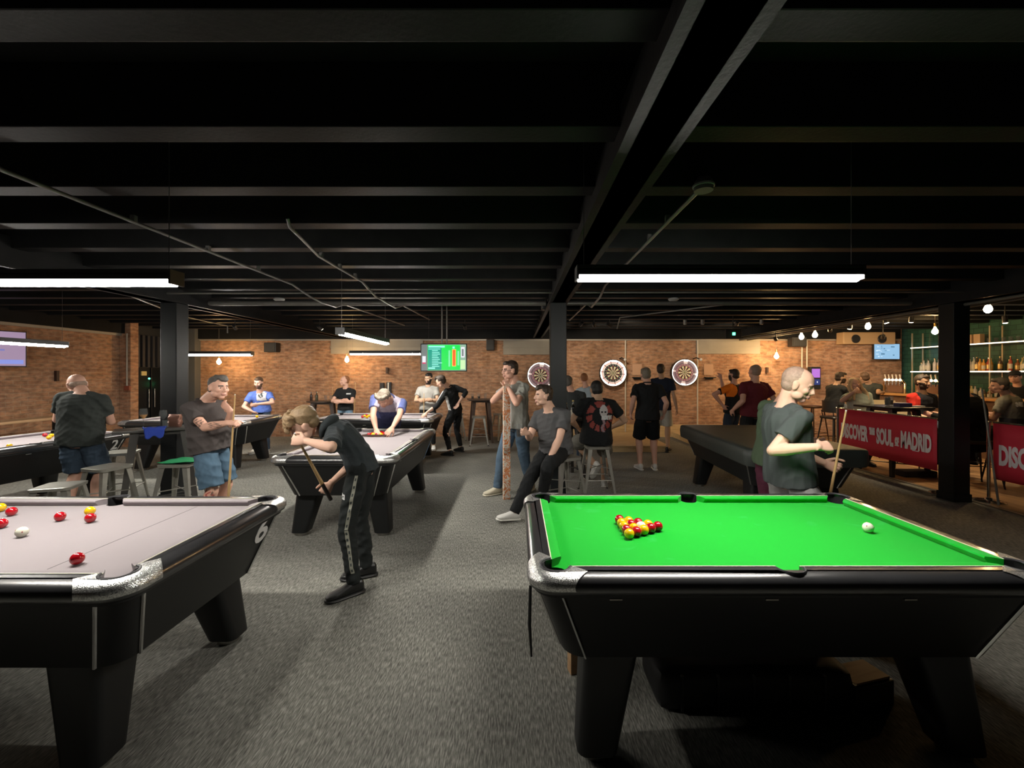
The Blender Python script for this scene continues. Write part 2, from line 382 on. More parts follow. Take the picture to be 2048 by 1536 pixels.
# grey painted pier with door lights, left of the brick
o = MB().box((-8.28, YB-.1, 1.5), (.35, .2, 3)).build('wall_pier', mat('grey_pier', (.10, .105, .105), .6)); o['kind'] = 'structure'
for nm, x, c, cn in (('green', 363, (.05, 1, .35), 'green'), ('red', 377, (1, .06, .1), 'red')):
    p = W(x, 768, 10.8)
    o = MB().box((0, 0, 0), (.14, .03, .12), bev=.008).build('door_button', mat('button_box', (.02, .02, .02), .4)); o.location = (p.x, 10.82, p.z)
    MB().box((0, -.018, 0), (.075, .008, .075)).build('lamp', emis('button_'+nm, c, 4), o)
    tag(o, 'small black switch with a glowing %s square on the grey pier' % cn, 'switch')
# things in the dark recess: brick pilaster, louvred grille, double doors
b = MB(); b.box((-8.62, 9.5, 1.5), (.24, .2, 3)); o = b.build('wall_pilaster', BRK); o['kind'] = 'structure'
o = pipe('conduit', [(-8.56, 9.38, 2.5), (-8.56, 9.38, 1.35)], .016, mat('conduit_light', (.4, .36, .3), .4), 'pale vertical conduit on the brick pilaster left of the dark doorway', 'conduit')
o = MB().box((-8.55, 9.38, 1.3), (.12, .05, .1), bev=.01).build('wall_socket', mat('socket_red', (.25, .07, .04), .5)); tag(o, 'small reddish wall box under the conduit on the brick pilaster', 'wall box')
b = MB()
for i in range(9): b.box((-8.9, 9.75+i*.14, 2.15), (.05, .07, .75))
o = b.build('metal_grille', mat('grille_grey', (.10, .10, .11), .4, .6)); tag(o, 'grey vertical slatted grille over the dark doors in the left corner', 'grille')
d = root('door_1', (-8.9, 10.35, 0)); d['kind'] = 'structure'
for s_ in (-1, 1):
    b = MB(); b.box((0, s_*.33, .88), (.06, .62, 1.76), bev=.01); q = b.build('door_leaf', mat('door_black', (.012, .013, .015), .3), d)
    MB().cyl((.06, s_*.08, .8), (.06, s_*.08, 1.25), .014).build('pull_handle', STEEL, q, smooth=40)
o = MB().box((-8.86, 10.15, 1.62), (.02, .14, .1)).build('door_sign', mat('sign_cream', (.75, .62, .3), .5)); tag(o, 'small cream notice on the dark door in the left corner', 'sign')
b = MB(); b.box((0, 0, 0), (.08, .03, .04)); o = b.build('exit_indicator', mat('button_box', (0, 0, 0))); o.location = (-8.5, 9.9, 1.5)
MB().ball((0, -.02, 0), .02).build('lamp', emis('green_led', (.1, 1, .5), 5), o); tag(o, 'tiny box with a glowing green lamp by the dark doorway', 'indicator')
# wall speakers
def wall_speaker(px, py, w, h, lab, Y=10.8):
    p = W(px, py, Y); o = root('wall_speaker', p, 0, lab, 'speaker')
    MB().box((0, 0, 0), (w, .2, h), bev=.012).build('cabinet', mat('speaker_black', (.012, .012, .013), .5), o)
    MB().box((0, -.105, 0), (w*.86, .012, h*.9), bev=.004).build('grille', mat('speaker_grille', (.03, .03, .03), .7, bump=.5, bscale=300), o)
    MB().box((0, .12, 0), (.05, .08, .12)).build('bracket', BLK, o)
wall_speaker(544, 695, .3, .24, 'black speaker high on the brick wall above the man in blue')
wall_speaker(981, 690, .2, .28, 'black speaker high on the brick wall right of the green screen')
wall_speaker(1594, 684, .36, .24, 'dark speaker high on the brick wall beside two thin conduits', 10.7)
# pipes down the brick wall
for (px, y1, lab) in ((1251, 868, 'pale vertical conduit on the brick wall between the two clear dartboards'), (1395, 862, 'pale vertical conduit on the brick wall at the right edge of the rightmost dartboard'),
                      (1604, 745, 'left of two thin pale conduits above the purple wall screen'), (1614, 735, 'right of two thin pale conduits above the purple wall screen')):
    p = W(px, y1, 10.88); pipe('conduit', [(p.x, 10.88, 2.46), (p.x, 10.88, p.z)], .018, mat('conduit_pale', (.55, .5, .42), .4), lab, 'conduit')
for px, lab in ((1243, 'upper bracket lamp'), (1393, 'lamp')):
    p = W(px, 717, 10.75); o = root('arm_light', p, 0, 'small dark wall lamp with white head %s' % ('near the middle dartboard' if px == 1243 else 'near the rightmost dartboard'), 'wall lamp')
    MB().tube([(0, .22, 0), (0, 0, .02), (.04, -.1, -.02)], .015, 8).build('arm', BLK, o); MB().ball((.06, -.12, -.03), .035).build('lamp_head', mat('lamp_head_white', (.6, .58, .55), .4), o)
for px, py, h, lab in ((152, 752, .2, 'narrow dark bracket on the left brick wall behind the bald man'), (774, 741, .16, 'narrow dark bracket on the brick wall left of the green screen'),
                  (1534, 740, .14, 'narrow dark bracket on the brick wall right of the man in the maroon shirt')):
    if px < 200: q = (XL+.03, 8.1, CAMH-(py-VY)/FPX*8.1)
    else: p = W(px, py, 10.9); q = p
    o = MB().box((0, 0, 0), (.05, .05, h)).build('wall_bracket', mat('rust_iron', (.05, .025, .018), .6)); o.location = q; tag(o, lab, 'bracket')
# dart shelves and score sheets on the brick
for px, lab in ((1276, 'small black shelf on the brick wall between the clear dartboards'), (1420, 'small black shelf on the brick wall right of the rightmost dartboard')):
    p = W(px, 755, 10.85); o = MB().box((0, 0, 0), (.26, .12, .025)).build('wall_shelf', BLK); o.location = p; tag(o, lab, 'shelf')
    MB().box((0, .05, -.03), (.2, .02, .05)).build('bracket', BLK, o)
    o2 = MB().box((0, 0, 0), (.24, .012, .28)).build('score_sheet', mat('sheet_tan', (.50, .30, .19), .7)); o2.location = (p.x, 10.93, p.z+.2); tag(o2, 'faint tan notice on the brick above the shelf %s' % ('between the dartboards' if px == 1276 else 'right of the dartboards') , 'notice')

# ================================================================== LAMPS
HOUS = mat('lamp_housing', (.03, .03, .03), .4)
def linear_light(cx, cy, z, along='X', L=1.5, lab='', wires=True, tilt=0):
    r = root('linear_light', (cx, cy, z), 0 if along == 'X' else math.pi/2, lab, 'linear lamp', None)
    hb_ = MB(); hb_.box((0, 0, .03), (L, .095, .03), bev=.003)
    for q in (-1, 1): hb_.box((0, q*.045, .008), (L, .005, .03))
    hb_.build('housing', HOUS, r)
    MB().loft([[(x, .034*math.cos(t), -.002+.034*math.sin(t)) for t in [math.pi + math.pi*k/8 for k in range(9)]] + [(x, .032, .012), (x, -.032, .012)] for x in (-L/2+.01, L/2-.01)]).build('diffuser', emis('tube_light', (1, .95, .86), TUBE), r)
    for s_ in (-1, 1):
        MB().box((s_*(L/2-.003), 0, .008), (.012, .096, .075), bev=.003).build('end_cap', HOUS, r)
        MB().cyl((s_*(L/2-.04), 0, .045), (s_*(L/2-.04), 0, ZC-z), .0018, 5).build('hanging_wire', mat('wire', (.2, .2, .2), .3, .8), r)
    return r
linear_light(1.065, 2.27, 2.15, 'X', 1.5, 'glowing white linear lamp hanging over the green pool table')
linear_light(-2.5, 2.2, 2.11, 'X', 1.5, 'glowing white linear lamp hanging over the grey table numbered 6')
linear_light(-6.0, 4.88, 2.0, 'Y', 1.6, 'glowing white linear lamp hanging over the grey table numbered 2 by the bald man')
linear_light(-1.76, 5.0, 2.04, 'Y', 1.5, 'glowing white linear lamp over the table where balls are being racked')
linear_light(-5.45, 7.6, 1.97, 'X', 1.5, 'glowing white linear lamp over the table of the man in the blue t-shirt')
linear_light(-2.35, 7.95, 2.0, 'X', 1.5, 'glowing white linear lamp over the far table, behind the green screen')
WARM = (1, .62, .26)
def pendant(p, lab, drop, strength=1.0, r=.055):
    o = root('pendant_bulb', p, 0, lab, 'pendant lamp')
    MB().lathe([(.012, .10), (.016, .08), (.024, .055), (r*.8, .03), (r, 0), (r*.85, -.03), (r*.4, -.052), (.004, -.057)], (0, 0, 0), 16).build('glass_bulb', emis('warm_bulb', WARM, BULB), o, smooth=60)
    MB().cyl((0, 0, .09), (0, 0, .16), .02, 10).build('lamp_holder', BRASS, o, smooth=40)
    MB().cyl((0, 0, .16), (0, 0, drop), .004, 5).build('cable', mat('flex', (.25, .2, .15), .6), o)
def at_ceiling(px, py, Y): p = W(px, py, Y); return p, ZC - p.z
for px, py, Y, lab in ((438, 724, 10.3, 'warm round bulb hanging by the brick wall left of the man in blue'), (694, 720, 10.3, 'warm round bulb hanging above the man with folded arms'),
                       (1553, 713, 10.3, 'warm bulb hanging on a pale cord above the maroon shirt man'), (1736, 653, 7.9, 'large warm bulb glowing above the blonde woman'),
                       (1976, 618, 5.9, 'large warm bulb glowing right of the right column'), (1603, 674, 9.6, 'small warm bulb near the dark speaker, left of a pair'),
                       (1630, 670, 9.0, 'small warm bulb near the dark speaker, right of a pair'), (1870, 663, 8.3, 'warm bulb glowing just left of the right column')):
    p, d = at_ceiling(px, py, Y); pendant(p, lab, d, r=.05 if Y > 8 else .045)
def spot(p, tgt, lab, watts, col=(1, .82, .6), glow=True):
    o = root('spotlight', p, 0, lab, 'spotlight')
    d = (Vector(tgt) - Vector(p)).normalized(); q = d.to_track_quat('Z', 'Y').to_matrix()
    MB().lathe([(.03, -.07), (.034, -.06), (.036, .05), (.03, .052)], (0, 0, 0), 14, M=q.to_4x4()).build('lamp_head', HOUS, o, smooth=40)
    MB().lathe([(.03, 0), (.029, .006)], tuple(d*.052), 14, M=q.to_4x4()).build('lens', emis('spot_lens', (1, .9, .7), 18), o)
    MB().cyl((0, 0, 0), (0, 0, ZC - p[2]), .008, 6).build('stem', HOUS, o)
    l = bpy.data.lights.new('spot_lamp', 'SPOT'); l.energy = watts; l.color = col; l.spot_size = math.radians(75); l.spot_blend = .8; l.shadow_soft_size = .04
    lo = bpy.data.objects.new('spot_lamp', l); COL.objects.link(lo); lo.parent = o; lo.location = d*.075; lo.rotation_euler = (-d).to_track_quat('Z', 'Y').to_euler()
for px, py, Y, tg, w, lab in ((1188, 650, 8.6, (2.3, 10.9, 1.6), 90, 'small black spotlight on the ceiling, left of a pair aimed at the dartboards'),
                              (1219, 650, 8.6, (4.2, 10.9, 1.6), 90, 'small black spotlight on the ceiling, right of a pair aimed at the dartboards'),
                              (1474, 647, 8.6, (5.2, 10.9, 1.7), 60, 'single black spotlight on the ceiling above the rightmost dartboard'),
                              (1551, 678, 9.2, (7.0, 10.9, 1.7), 80, 'tiny spotlight on the ceiling above the pale hanging cord bulb'),
                              (1162, 648, 8.6, (.5, 10.9, 1.6), 55, 'dark spotlight close behind the middle column'),
                              (1660, 660, 8.3, (8.2, 10.9, 1.5), 90, 'small white-lit spotlight left of the large bulb over the blonde woman'),
                              (1766, 674, 8.6, (8.9, 10.8, 1.3), 90, 'small spotlight glinting above the blue-white wall screen')):
    p = W(px, py, Y); spot(p, tg, lab, w)
for px, py, Y, tg, w, lab in ((640, 655, 8.8, (-3.4, 10.9, 1.4), 55, 'dark spotlight on the ceiling aimed at the brick behind the folded-arms man'),
                          (470, 655, 8.8, (-6.3, 10.9, 1.4), 50, 'dark spotlight on the ceiling aimed at the brick behind the man in blue'),
                          (930, 655, 8.8, (-.9, 10.9, 1.4), 55, 'dark spotlight on the ceiling aimed at the brick right of the green screen')):
    spot(W(px, py, Y), tg, lab, w)
for px, py, Y, tg, w, lab in ((1771, 640, 7.0, (6.6, 6.6, 0), 130, 'small spotlight over the bar tables, left one beside the twin-lobed speaker'), (1823, 638, 7.2, (7.3, 8.2, 0), 130, 'small spotlight over the bar tables, right one beside the twin-lobed speaker'),
                          (1700, 652, 7.8, (6.3, 8.6, 0), 110, 'small spotlight between the bulbs over the blonde woman'), (2010, 640, 7.2, (8.2, 7.0, .3), 130, 'added fill spotlight over the man in olive t-shirt')):  # the one over the olive t-shirt man is added to brighten the bar side
    spot(W(px, py, Y), tg, lab, w, (1, .78, .5))
# spotlight track
pipe('light_track', [W(1180, 633, 8.6), W(1590, 633, 8.6)], .014, GREYP, 'thin grey lighting track crossing the ceiling before the dartboards', 'track')
for px, lab in ((1370, 'left'), (1405, 'middle'), (1523, 'right')):
    p = W(px, 642, 8.6); o = root('spotlight', p, 0, 'unlit grey spotlight on the ceiling track, %s of three' % lab, 'spotlight')
    MB().lathe([(.03, -.07), (.034, -.06), (.036, .05), (.02, .052)], (0, 0, 0), 12).build('lamp_head', GREYP, o, smooth=40); MB().cyl((0, 0, 0), (0, 0, .1), .008, 6).build('stem', GREYP, o)
for x in (5.05, 5.25):
    pipe('service_pipe', [(x+.6, 4.0, 2.5), (x+.6, YB-.1, 2.47)], .02, PIPE, 'grey service pipe running back beside the right beam towards the bar, %s of two' % ('left' if x < 5.1 else 'right'))
# projector-like camera units hanging by the beams
for px, py, Y, lab in ((1092, 612, 6.2, 'small black box hanging from the thick pipe left of the middle column'), (1822, 600, 6.2, 'black twin-lobed speaker hanging in front of the right beam')):
    o = MB().box((0, 0, 0), (.14 if px < 1200 else .28, .16, .12), bev=.03).build('hanging_box', BLK); o.location = W(px, py, Y); MB().cyl((0, 0, .04), (0, 0, ZC - o.location.z), .012, 8).build('bracket', BLK, o); tag(o, lab, 'ceiling unit')
o = MB().box((0, 0, 0), (.3, .06, .18), bev=.01).build('exit_sign_back', BLK); o.location = W(1466, 668, 8.0); tag(o, 'black hanging box with a tiny glowing green lamp', 'exit light'); MB().cyl((0, 0, .08), (0, 0, ZC - o.location.z), .01, 8).build('bracket', BLK, o)
MB().box((.0, -.035, 0), (.05, .01, .05)).build('lamp', emis('green_led', (0, 0, 0), 0), o)
# ================================================================== POOL TABLES
TL, TW, TH, BED = 2.13, 1.21, .835, .80
def baize(name, col, hi):
    m = bpy.data.materials.new(name); m.use_nodes = True; nt = m.node_tree; N = nt.nodes; L = nt.links; b = N['Principled BSDF']
    tc = N.new('ShaderNodeTexCoord'); n = N.new('ShaderNodeTexNoise'); n.inputs['Scale'].default_value = 4; n.inputs['Detail'].default_value = 9; n.inputs['Distortion'].default_value = 1.4
    L.new(tc.outputs['Object'], n.inputs['Vector']); r = ramp(N, L, n.outputs['Fac'], [(.3, col), (.62, col), (.8, hi)])
    L.new(r.outputs[0], b.inputs['Base Color']); b.inputs['Roughness'].default_value = .95; b.inputs['Specular IOR Level'].default_value = .15; b.inputs['Sheen Weight'].default_value = .1
    return m
GRN = baize('green_baize', (.004, .37, .022), (.03, .46, .08)); GRY = baize('grey_baize', (.275, .245, .258), (.30, .27, .283))
LINERM = mat('pocket_rubber', (.035, .035, .04), .5); HOLE = mat('pocket_dark', (.004, .004, .004), .9); INLAY = mat('cream_inlay', (.62, .6, .48), .5)
def casting_mat():
    m = bpy.data.materials.new('cast_corner'); m.use_nodes = True; nt = m.node_tree; N = nt.nodes; L = nt.links; b = N['Principled BSDF']
    tc = N.new('ShaderNodeTexCoord'); v = N.new('ShaderNodeTexVoronoi'); v.inputs['Scale'].default_value = 240; L.new(tc.outputs['Object'], v.inputs['Vector'])
    r = ramp(N, L, v.outputs['Color'], [(.1, (.38, .38, .38)), (.5, (.70, .70, .69)), (.9, (.88, .88, .86))]); L.new(r.outputs[0], b.inputs['Base Color'])
    b.inputs['Metallic'].default_value = .85; b.inputs['Roughness'].default_value = .28
    bp = N.new('ShaderNodeBump'); bp.inputs['Strength'].default_value = .4; bp.inputs['Distance'].default_value = .003; L.new(v.outputs['Distance'], bp.inputs['Height']); L.new(bp.outputs[0], b.inputs['Normal'])
    return m
CAST = casting_mat()
XI, YI = .965, .505; PCX, PCY, PR = .955, .495, .056; MPY, MPR = .517, .05
def inner_path(sign):
    "rail opening with pocket arcs; sign +1 bulges outward (rail), -1 cuts inward (bed)"
    out = []
    import math as m_
    def arc(cx, cy, r, a0, a1, n=8): return [(cx + r*m_.cos(a0+(a1-a0)*k/n), cy + r*m_.sin(a0+(a1-a0)*k/n)) for k in range(n+1)]
    dx = m_.sqrt(PR**2 - (YI-PCY)**2); dy = m_.sqrt(PR**2 - (XI-PCX)**2)
    q = []   # quarter-based construction, walk counter-clockwise from right side
    a_r = m_.atan2(-dy, XI-PCX); a_t = m_.atan2(YI-PCY, -dx)
    def corner():
        if sign > 0: return arc(PCX, PCY, PR, a_r, a_t)            # through outside
        return arc(PCX, PCY, PR, a_r, a_t - 2*m_.pi, 10)           # through inside
    dm = m_.sqrt(MPR**2 - (MPY-YI)**2)
    am = m_.atan2(YI-MPY, dm)
    def mid():
        if sign > 0: return arc(0, MPY, MPR, am, m_.pi-am)
        return arc(0, MPY, MPR, am, -m_.pi-am)
    c = corner(); md = mid()
    top = c + md + [(-x, y) for x, y in c][::-1]
    bot = [(-x, -y) for x, y in c] + [(-x, -y) for x, y in md] + [(x, -y) for x, y in c][::-1]
    return top + bot
def make_table(name, loc, rz, felt, label, number=None, cover=None):
    T = root(name, loc, rz, label, 'pool table')
    out = lambda d, r=.11: rrect(TL/2-d, TW/2-d, r-d if r-d > .01 else .01, 8)
    b = MB(); b.plate([(out(.012), TH-.075), (out(.002), TH-.068), (out(0), TH-.045), (out(.004), TH-.028), (out(.012), TH-.0175), (out(.022), TH-.0105), (out(.035), TH-.005), (out(.05), TH-.0018), (out(.066), TH)], inner_path(1), TH-.075)
    b.build('top_rail', RAILM, T, smooth=50)
    b = MB(); b.plate([(inner_path(-1), BED-.02), (inner_path(-1), BED)], None, BED-.02); bed = b.build('cloth_bed', felt, T)
    if felt is not GRN: MB().box((TL/2-.105-.045-.36, 0, BED+.0004), (.003, .91, .0006)).build('baulk_line', mat('line_ink', (.07, .06, .07), .9), bed)
    # cushions
    def cushion(x0, x1, side, horiz):
        "x0,x1 rail extents; nose is shorter"
        g0, g1 = .042, .045
        sec = []
        lp = []
        for (t, in0) in ((x0, 1), (x1, -1)):
            e = in0
            pts = [(t, 0, BED+.0005), (t, 0, TH-.001), (t+e*.012, .018, TH+.001), (t+e*.035, .042, TH-.003), (t+e*.036, .045, TH-.010), (t+e*.030, .034, BED+.004), (t+e*.028, .03, BED+.0005)]
            lp.append(pts)
        bb = MB(); bb.loft([[(p[0], p[1], p[2]) for p in l] for l in lp])
        o = bb.build('cushion', felt, T, smooth=30)
        R_ = {('h', 1): Matrix.Translation((0, YI, 0)) @ Matrix.Diagonal((1, -1, 1, 1)), ('h', -1): Matrix.Translation((0, -YI, 0)),
              ('v', 1): Matrix.Translation((XI, 0, 0)) @ Matrix.Rotation(math.pi/2, 4, 'Z'), ('v', -1): Matrix.Translation((-XI, 0, 0)) @ Matrix.Rotation(-math.pi/2, 4, 'Z')}[(horiz, side)]
        o.data.transform(R_)
        if R_.determinant() < 0: o.data.flip_normals()
    for s_ in (1, -1):
        cushion(.05, .90, s_, 'h'); cushion(-.90, -.05, s_, 'h'); cushion(-.44, .44, s_, 'v')
    b = MB()
    for s_ in (1, -1):
        for x0, x1 in ((.05, .9), (-.9, -.05)): b.box(((x0+x1)/2, s_*(YI+.002), TH+.0008), (x1-x0, .005, .002))
        b.box((s_*(XI+.002), 0, TH+.0008), (.005, .88, .002))
    b.build('rail_inlay', INLAY, T)
    # cabinet body
    zt, zb = TH-.07, .43
    def outl(z):
        f = (zt - z)/(zt - zb); d = .03 + .115*f
        return r3(TL/2-d, TW/2-d, .10, z, 8)
    b = MB(); b.loft([outl(zt), outl((zt*2+zb)/3), outl((zt+2*zb)/3), outl(zb)]); b.build('cabinet', LAMI, T, smooth=30)
    b = MB(); b.loft([r3(TL/2-.02, TW/2-.02, .1, TH-.075, 8), r3(TL/2-.02, TW/2-.02, .1, TH-.09, 8)]); b.build('apron', BLK, T, smooth=30)
    for sx in (1, -1):
        for sy in (1, -1):
            # chrome strips either side of the rounded corner
            for wch in (0, 1):
                P = []
                for z in (zt+.01, zb):
                    f = (zt - z)/(zt-zb); d = .03 + .115*f - .003
                    P.append(((TL/2-d-.10)*sx, (TW/2-d)*sy, z) if wch == 0 else ((TL/2-d)*sx, (TW/2-d-.10)*sy, z))
                MB().tube(P, .0075, 6).build('corner_strip', CHROME, T)
            # leg
            cx0, cx1, cy0, cy1 = TL/2-.47, TL/2-.24, TW/2-.37, TW/2-.15
            bx0, bx1, by0, by1 = TL/2-.375, TL/2-.205, TW/2-.27, TW/2-.11
            def sec(x0, x1, y0, y1, z):
                return [(sx*x, sy*y, z) for x, y in rrect((x1-x0)/2, (y1-y0)/2, .035 + .02*(.45-z), 4, (x0+x1)/2, (y0+y1)/2)]
            b = MB(); b.loft([sec(cx0, cx1, cy0, cy1, zb+.03), sec(cx0, cx1, cy0, cy1, zb), sec(bx0, bx1, by0, by1, .035)])
            lg = b.build('leg', LAMI, T, smooth=30)
            MB().cyl((sx*(bx0+bx1)/2, sy*(by0+by1)/2, 0), (sx*(bx0+bx1)/2, sy*(by0+by1)/2, .036), .06, 16).build('levelling_foot', STEEL, lg, smooth=40)
            # corner casting
            ol = []
            L0 = .185
            for o_, dz in ((-.002, -.056), (-.006, -.048), (-.006, -.036), (-.001, -.022), (.008, -.012), (.020, -.004), (.036, .001), (.05, .003)):
                loop = []
                a, bb_, r_ = TL/2-o_, TW/2-o_, max(.11-o_, .06)
                loop.append((a-L0, bb_))
                for k in range(9):
                    t = math.pi/2 - math.pi/2*k/8
                    loop.append((a - r_ + r_*math.cos(t), bb_ - r_ + r_*math.sin(t)))
                loop.append((a, bb_-L0))
                # inner boundary back along rail opening
                loop.append((XI+.004, TW/2-L0)); 
                for k in range(9):
                    t0 = math.atan2(-.05, .02); t1 = math.atan2(.02, -.05)
                    t = t0 + (t1-t0)*k/8
                    loop.append((PCX + (PR+.012)*math.cos(t), PCY + (PR+.012)*math.sin(t)))
                loop.append((TL/2-L0, YI+.004))
                ol.append(([(sx*x, sy*y) for x, y in loop], TH+dz))
            b = MB(); b.plate(ol, None, 0); b.build('corner_casting', CAST, T, smooth=30)
            # corner pocket
            b = MB(); n = 10; t0 = math.atan2(-.055, .006); t1 = math.atan2(.006, -.055)
            prof = [(PR+.001, BED-.038), (PR+.001, TH-.004), (PR+.004, TH+.004), (PR+.010, TH+.0055), (PR+.014, TH+.002), (PR+.013, BED-.038)]
            rg = []
            for k in range(n+1):
                t = t0 + .10 + (t1-t0-.20)*k/n
                rg.append([(sx*(PCX+r_*math.cos(t)), sy*(PCY+r_*math.sin(t)), z) for r_, z in prof])
            pk = MB().loft(rg).build('corner_pocket', LINERM, T, smooth=40)
            MB().lathe([(PR+.004, BED-.038), (PR+.004, BED-.034), (.0005, BED-.034)], (sx*PCX, sy*PCY, 0), 16).build('pocket_base', HOLE, pk)
    for sy in (1, -1):
        rg = []
        prof = [(MPR+.001, BED-.038), (MPR+.001, TH-.004), (MPR+.004, TH+.005), (MPR+.009, TH+.006), (MPR+.012, TH+.002), (MPR+.011, BED-.038)]
        for k in range(11):
            t = .02 + (math.pi-.04)*k/10
            rg.append([(r_*math.cos(t), sy*(MPY+r_*math.sin(t)), z) for r_, z in prof])
        pk = MB().loft(rg).build('middle_pocket', LINERM, T, smooth=40)
        MB().lathe([(MPR+.004, BED-.038), (MPR+.004, BED-.034), (.0005, BED-.034)], (0, sy*MPY, 0), 16).build('pocket_base', HOLE, pk)
    # small vent slots below the rail
    for x in (-.72, -.1, .45): 
        MB().box((x, -(TW/2-.038), TH-.105), (.05, .006, .006)).build('coin_slot', GUN, T)
    return T
def sidenum(T, s, size, x, side, z):
    "number decal on the sloped side panel"
    f = (TH-.07 - z)/(TH-.07-.43); d = .03 + .115*f
    slope = math.atan2(.115, TH-.07-.43)
    if side == 'end': M = Matrix.Translation((TL/2-d+.002, x, z)) @ Matrix.Rotation(math.pi/2, 4, 'Z') @ Matrix.Rotation(math.pi/2 + slope, 4, 'X')
    else: M = Matrix.Translation((x, -(TW/2-d)-.002, z)) @ Matrix.Rotation(math.pi/2 + slope, 4, 'X')
    o = text_mesh(s, size, mat('decal_white', (.8, .8, .8), .5), 'number', T, M, 1.15 if side == 'end' else .9, .004)
    return o
T1 = make_table('pool_table', (1.113, 2.265, 0), 0, GRN, 'pool table with bright green cloth and racked balls')
T6 = make_table('pool_table', (-2.54, 2.20, 0), 0, GRY, 'grey clothed pool table numbered 6 with scattered balls')
sidenum(T6, '6', .23, .372, 'end', .615)
T3 = make_table('pool_table', (-1.765, 5.11, 0), math.pi/2, GRY, 'grey clothed pool table where a man is racking balls, behind the bent teenager')
T4 = make_table('pool_table', (-2.53, 7.93, 0), 0, GRY, 'far grey clothed pool table with the tracksuit man leaning on its corner')
T5 = make_table('pool_table', (-5.53, 7.6, 0), 0, GRY, 'far grey clothed pool table in front of the man in a blue t-shirt')
T2 = make_table('pool_table', (-5.97, 4.90, 0), math.radians(90-6), GRY, 'grey clothed pool table numbered 2 behind the bald man')
sidenum(T2, '2', .19, .835, 'long', .62)
TC = make_table('pool_table', (3.02, 5.4, 0), math.radians(90-2.8), GRY, 'pool table under a dark grey fitted cover')
# fitted cover
COV = mat('dark_vinyl_cover', (.040, .047, .042), .5, nvar=.3, nscale=3)
b = MB()
def cl(d, z, k=0):
    return [(x, y, z + (k*.006*math.sin(x*9+y*7)) ) for x, y in rrect(TL/2-d, TW/2-d, .11, 8)]
b.loft([cl(.3, TH+.014, 1), cl(.08, TH+.014), cl(.0, TH+.012), cl(-.012, TH-.0), cl(-.018, TH-.06), cl(-.014, TH-.13), cl(-.008, TH-.16), cl(.02, TH-.17), cl(.024, TH-.10), cl(.0, TH-.09)], True)
for v in b.bm.verts:
    n_ = noise.noise(Vector((v.co.x*3, v.co.y*3, v.co.z*2)));  v.co += Vector((0, 0, .008*n_))
cv = b.build('table_cover', COV, smooth=50); cv.location = (3.02, 5.4, 0); cv.rotation_euler = (0, 0, math.radians(87.2)); tag(cv, 'dark grey fitted cover over the pool table behind the man in dark t-shirt', 'table cover')

# ------------------------------------------------------------------ balls
REDB = mat('red_ball', (.42, .006, .012), .12, coat=.6); YELB = mat('yellow_ball', (.85, .48, .005), .12, coat=.6); WHB = mat('cue_ball', (.82, .80, .66), .12, coat=.6)
_pb = {}
def ball(x, y, z, m, lab, group=None, spots=False):
    key = m.name + str(spots)
    if key not in _pb:
        b = MB(); b.ball((0, 0, 0), .0254, u=24, v=14); o = b.build('pool_ball', m, smooth=1)
        if spots:
            for dv in ((-.7, -.5, .5), (.75, -.6, .2), (0, .3, 1)):
                d = Vector(dv).normalized(); MB().ball(tuple(d*.0236), .0035, u=8, v=6).build('spot', mat('spot_red', (.3, .02, .02), .4), o)
        _pb[key] = o
    else:
        o = copy_tree(_pb[key])
        for kk in ('group',):
            if kk in o: del o[kk]
    o.location = (x, y, z + .0254); tag(o, lab, 'pool ball', group); return o
Zb = BED + .0005
cols = [['Y', 'R', 'Y', 'Y', 'R'], ['R', 'Y', 'R', 'Y'], ['Y', 'W', 'R'], ['R', 'Y'], ['R']]
for k, c in enumerate(cols):
    for j, ch in enumerate(c):
        y = 2.243 + (j - (len(c)-1)/2)*.0512; x = .562 + k*.0443
        m, n_ = {'R': (REDB, 'red'), 'Y': (YELB, 'yellow'), 'W': (WHB, 'pale')}[ch]
        ball(x, y, Zb, m, {'R': 'red pool ball in the triangle pack on the green cloth', 'Y': 'yellow pool ball in the triangle pack on the green cloth', 'W': 'pale ball in the middle of the triangle pack on green cloth'}[ch],
             None if ch == 'W' else 'racked %s balls on the green table' % n_)
ball(1.828, 2.226, Zb, WHB, 'spotted white cue ball alone at the right of the green cloth', None, True)
for x, y, m, lab in ((-2.505, 2.163, WHB, 'spotted cue ball on the grey table numbered 6'), (-1.905, 1.852, REDB, 'red ball nearest the corner of the grey table numbered 6'),
                     (-2.936, 2.483, REDB, 'red ball behind the cue ball towards the far cushion of table 6'), (-2.562, 2.397, REDB, 'single red ball between the cue ball and the yellow on table 6'),
                     (-2.49, 2.493, YELB, 'yellow ball right behind a red one on table 6'), (-2.367, 2.372, REDB, 'red ball right in front of a yellow one on table 6'),
                     (-2.755, 2.285, REDB, 'red ball just behind the cue ball at the frame edge of table 6'), (-3.09, 2.557, YELB, 'yellow ball at the frame edge near the far cushion of table 6')):
    ball(x, y, Zb, m, lab, None, m is WHB)
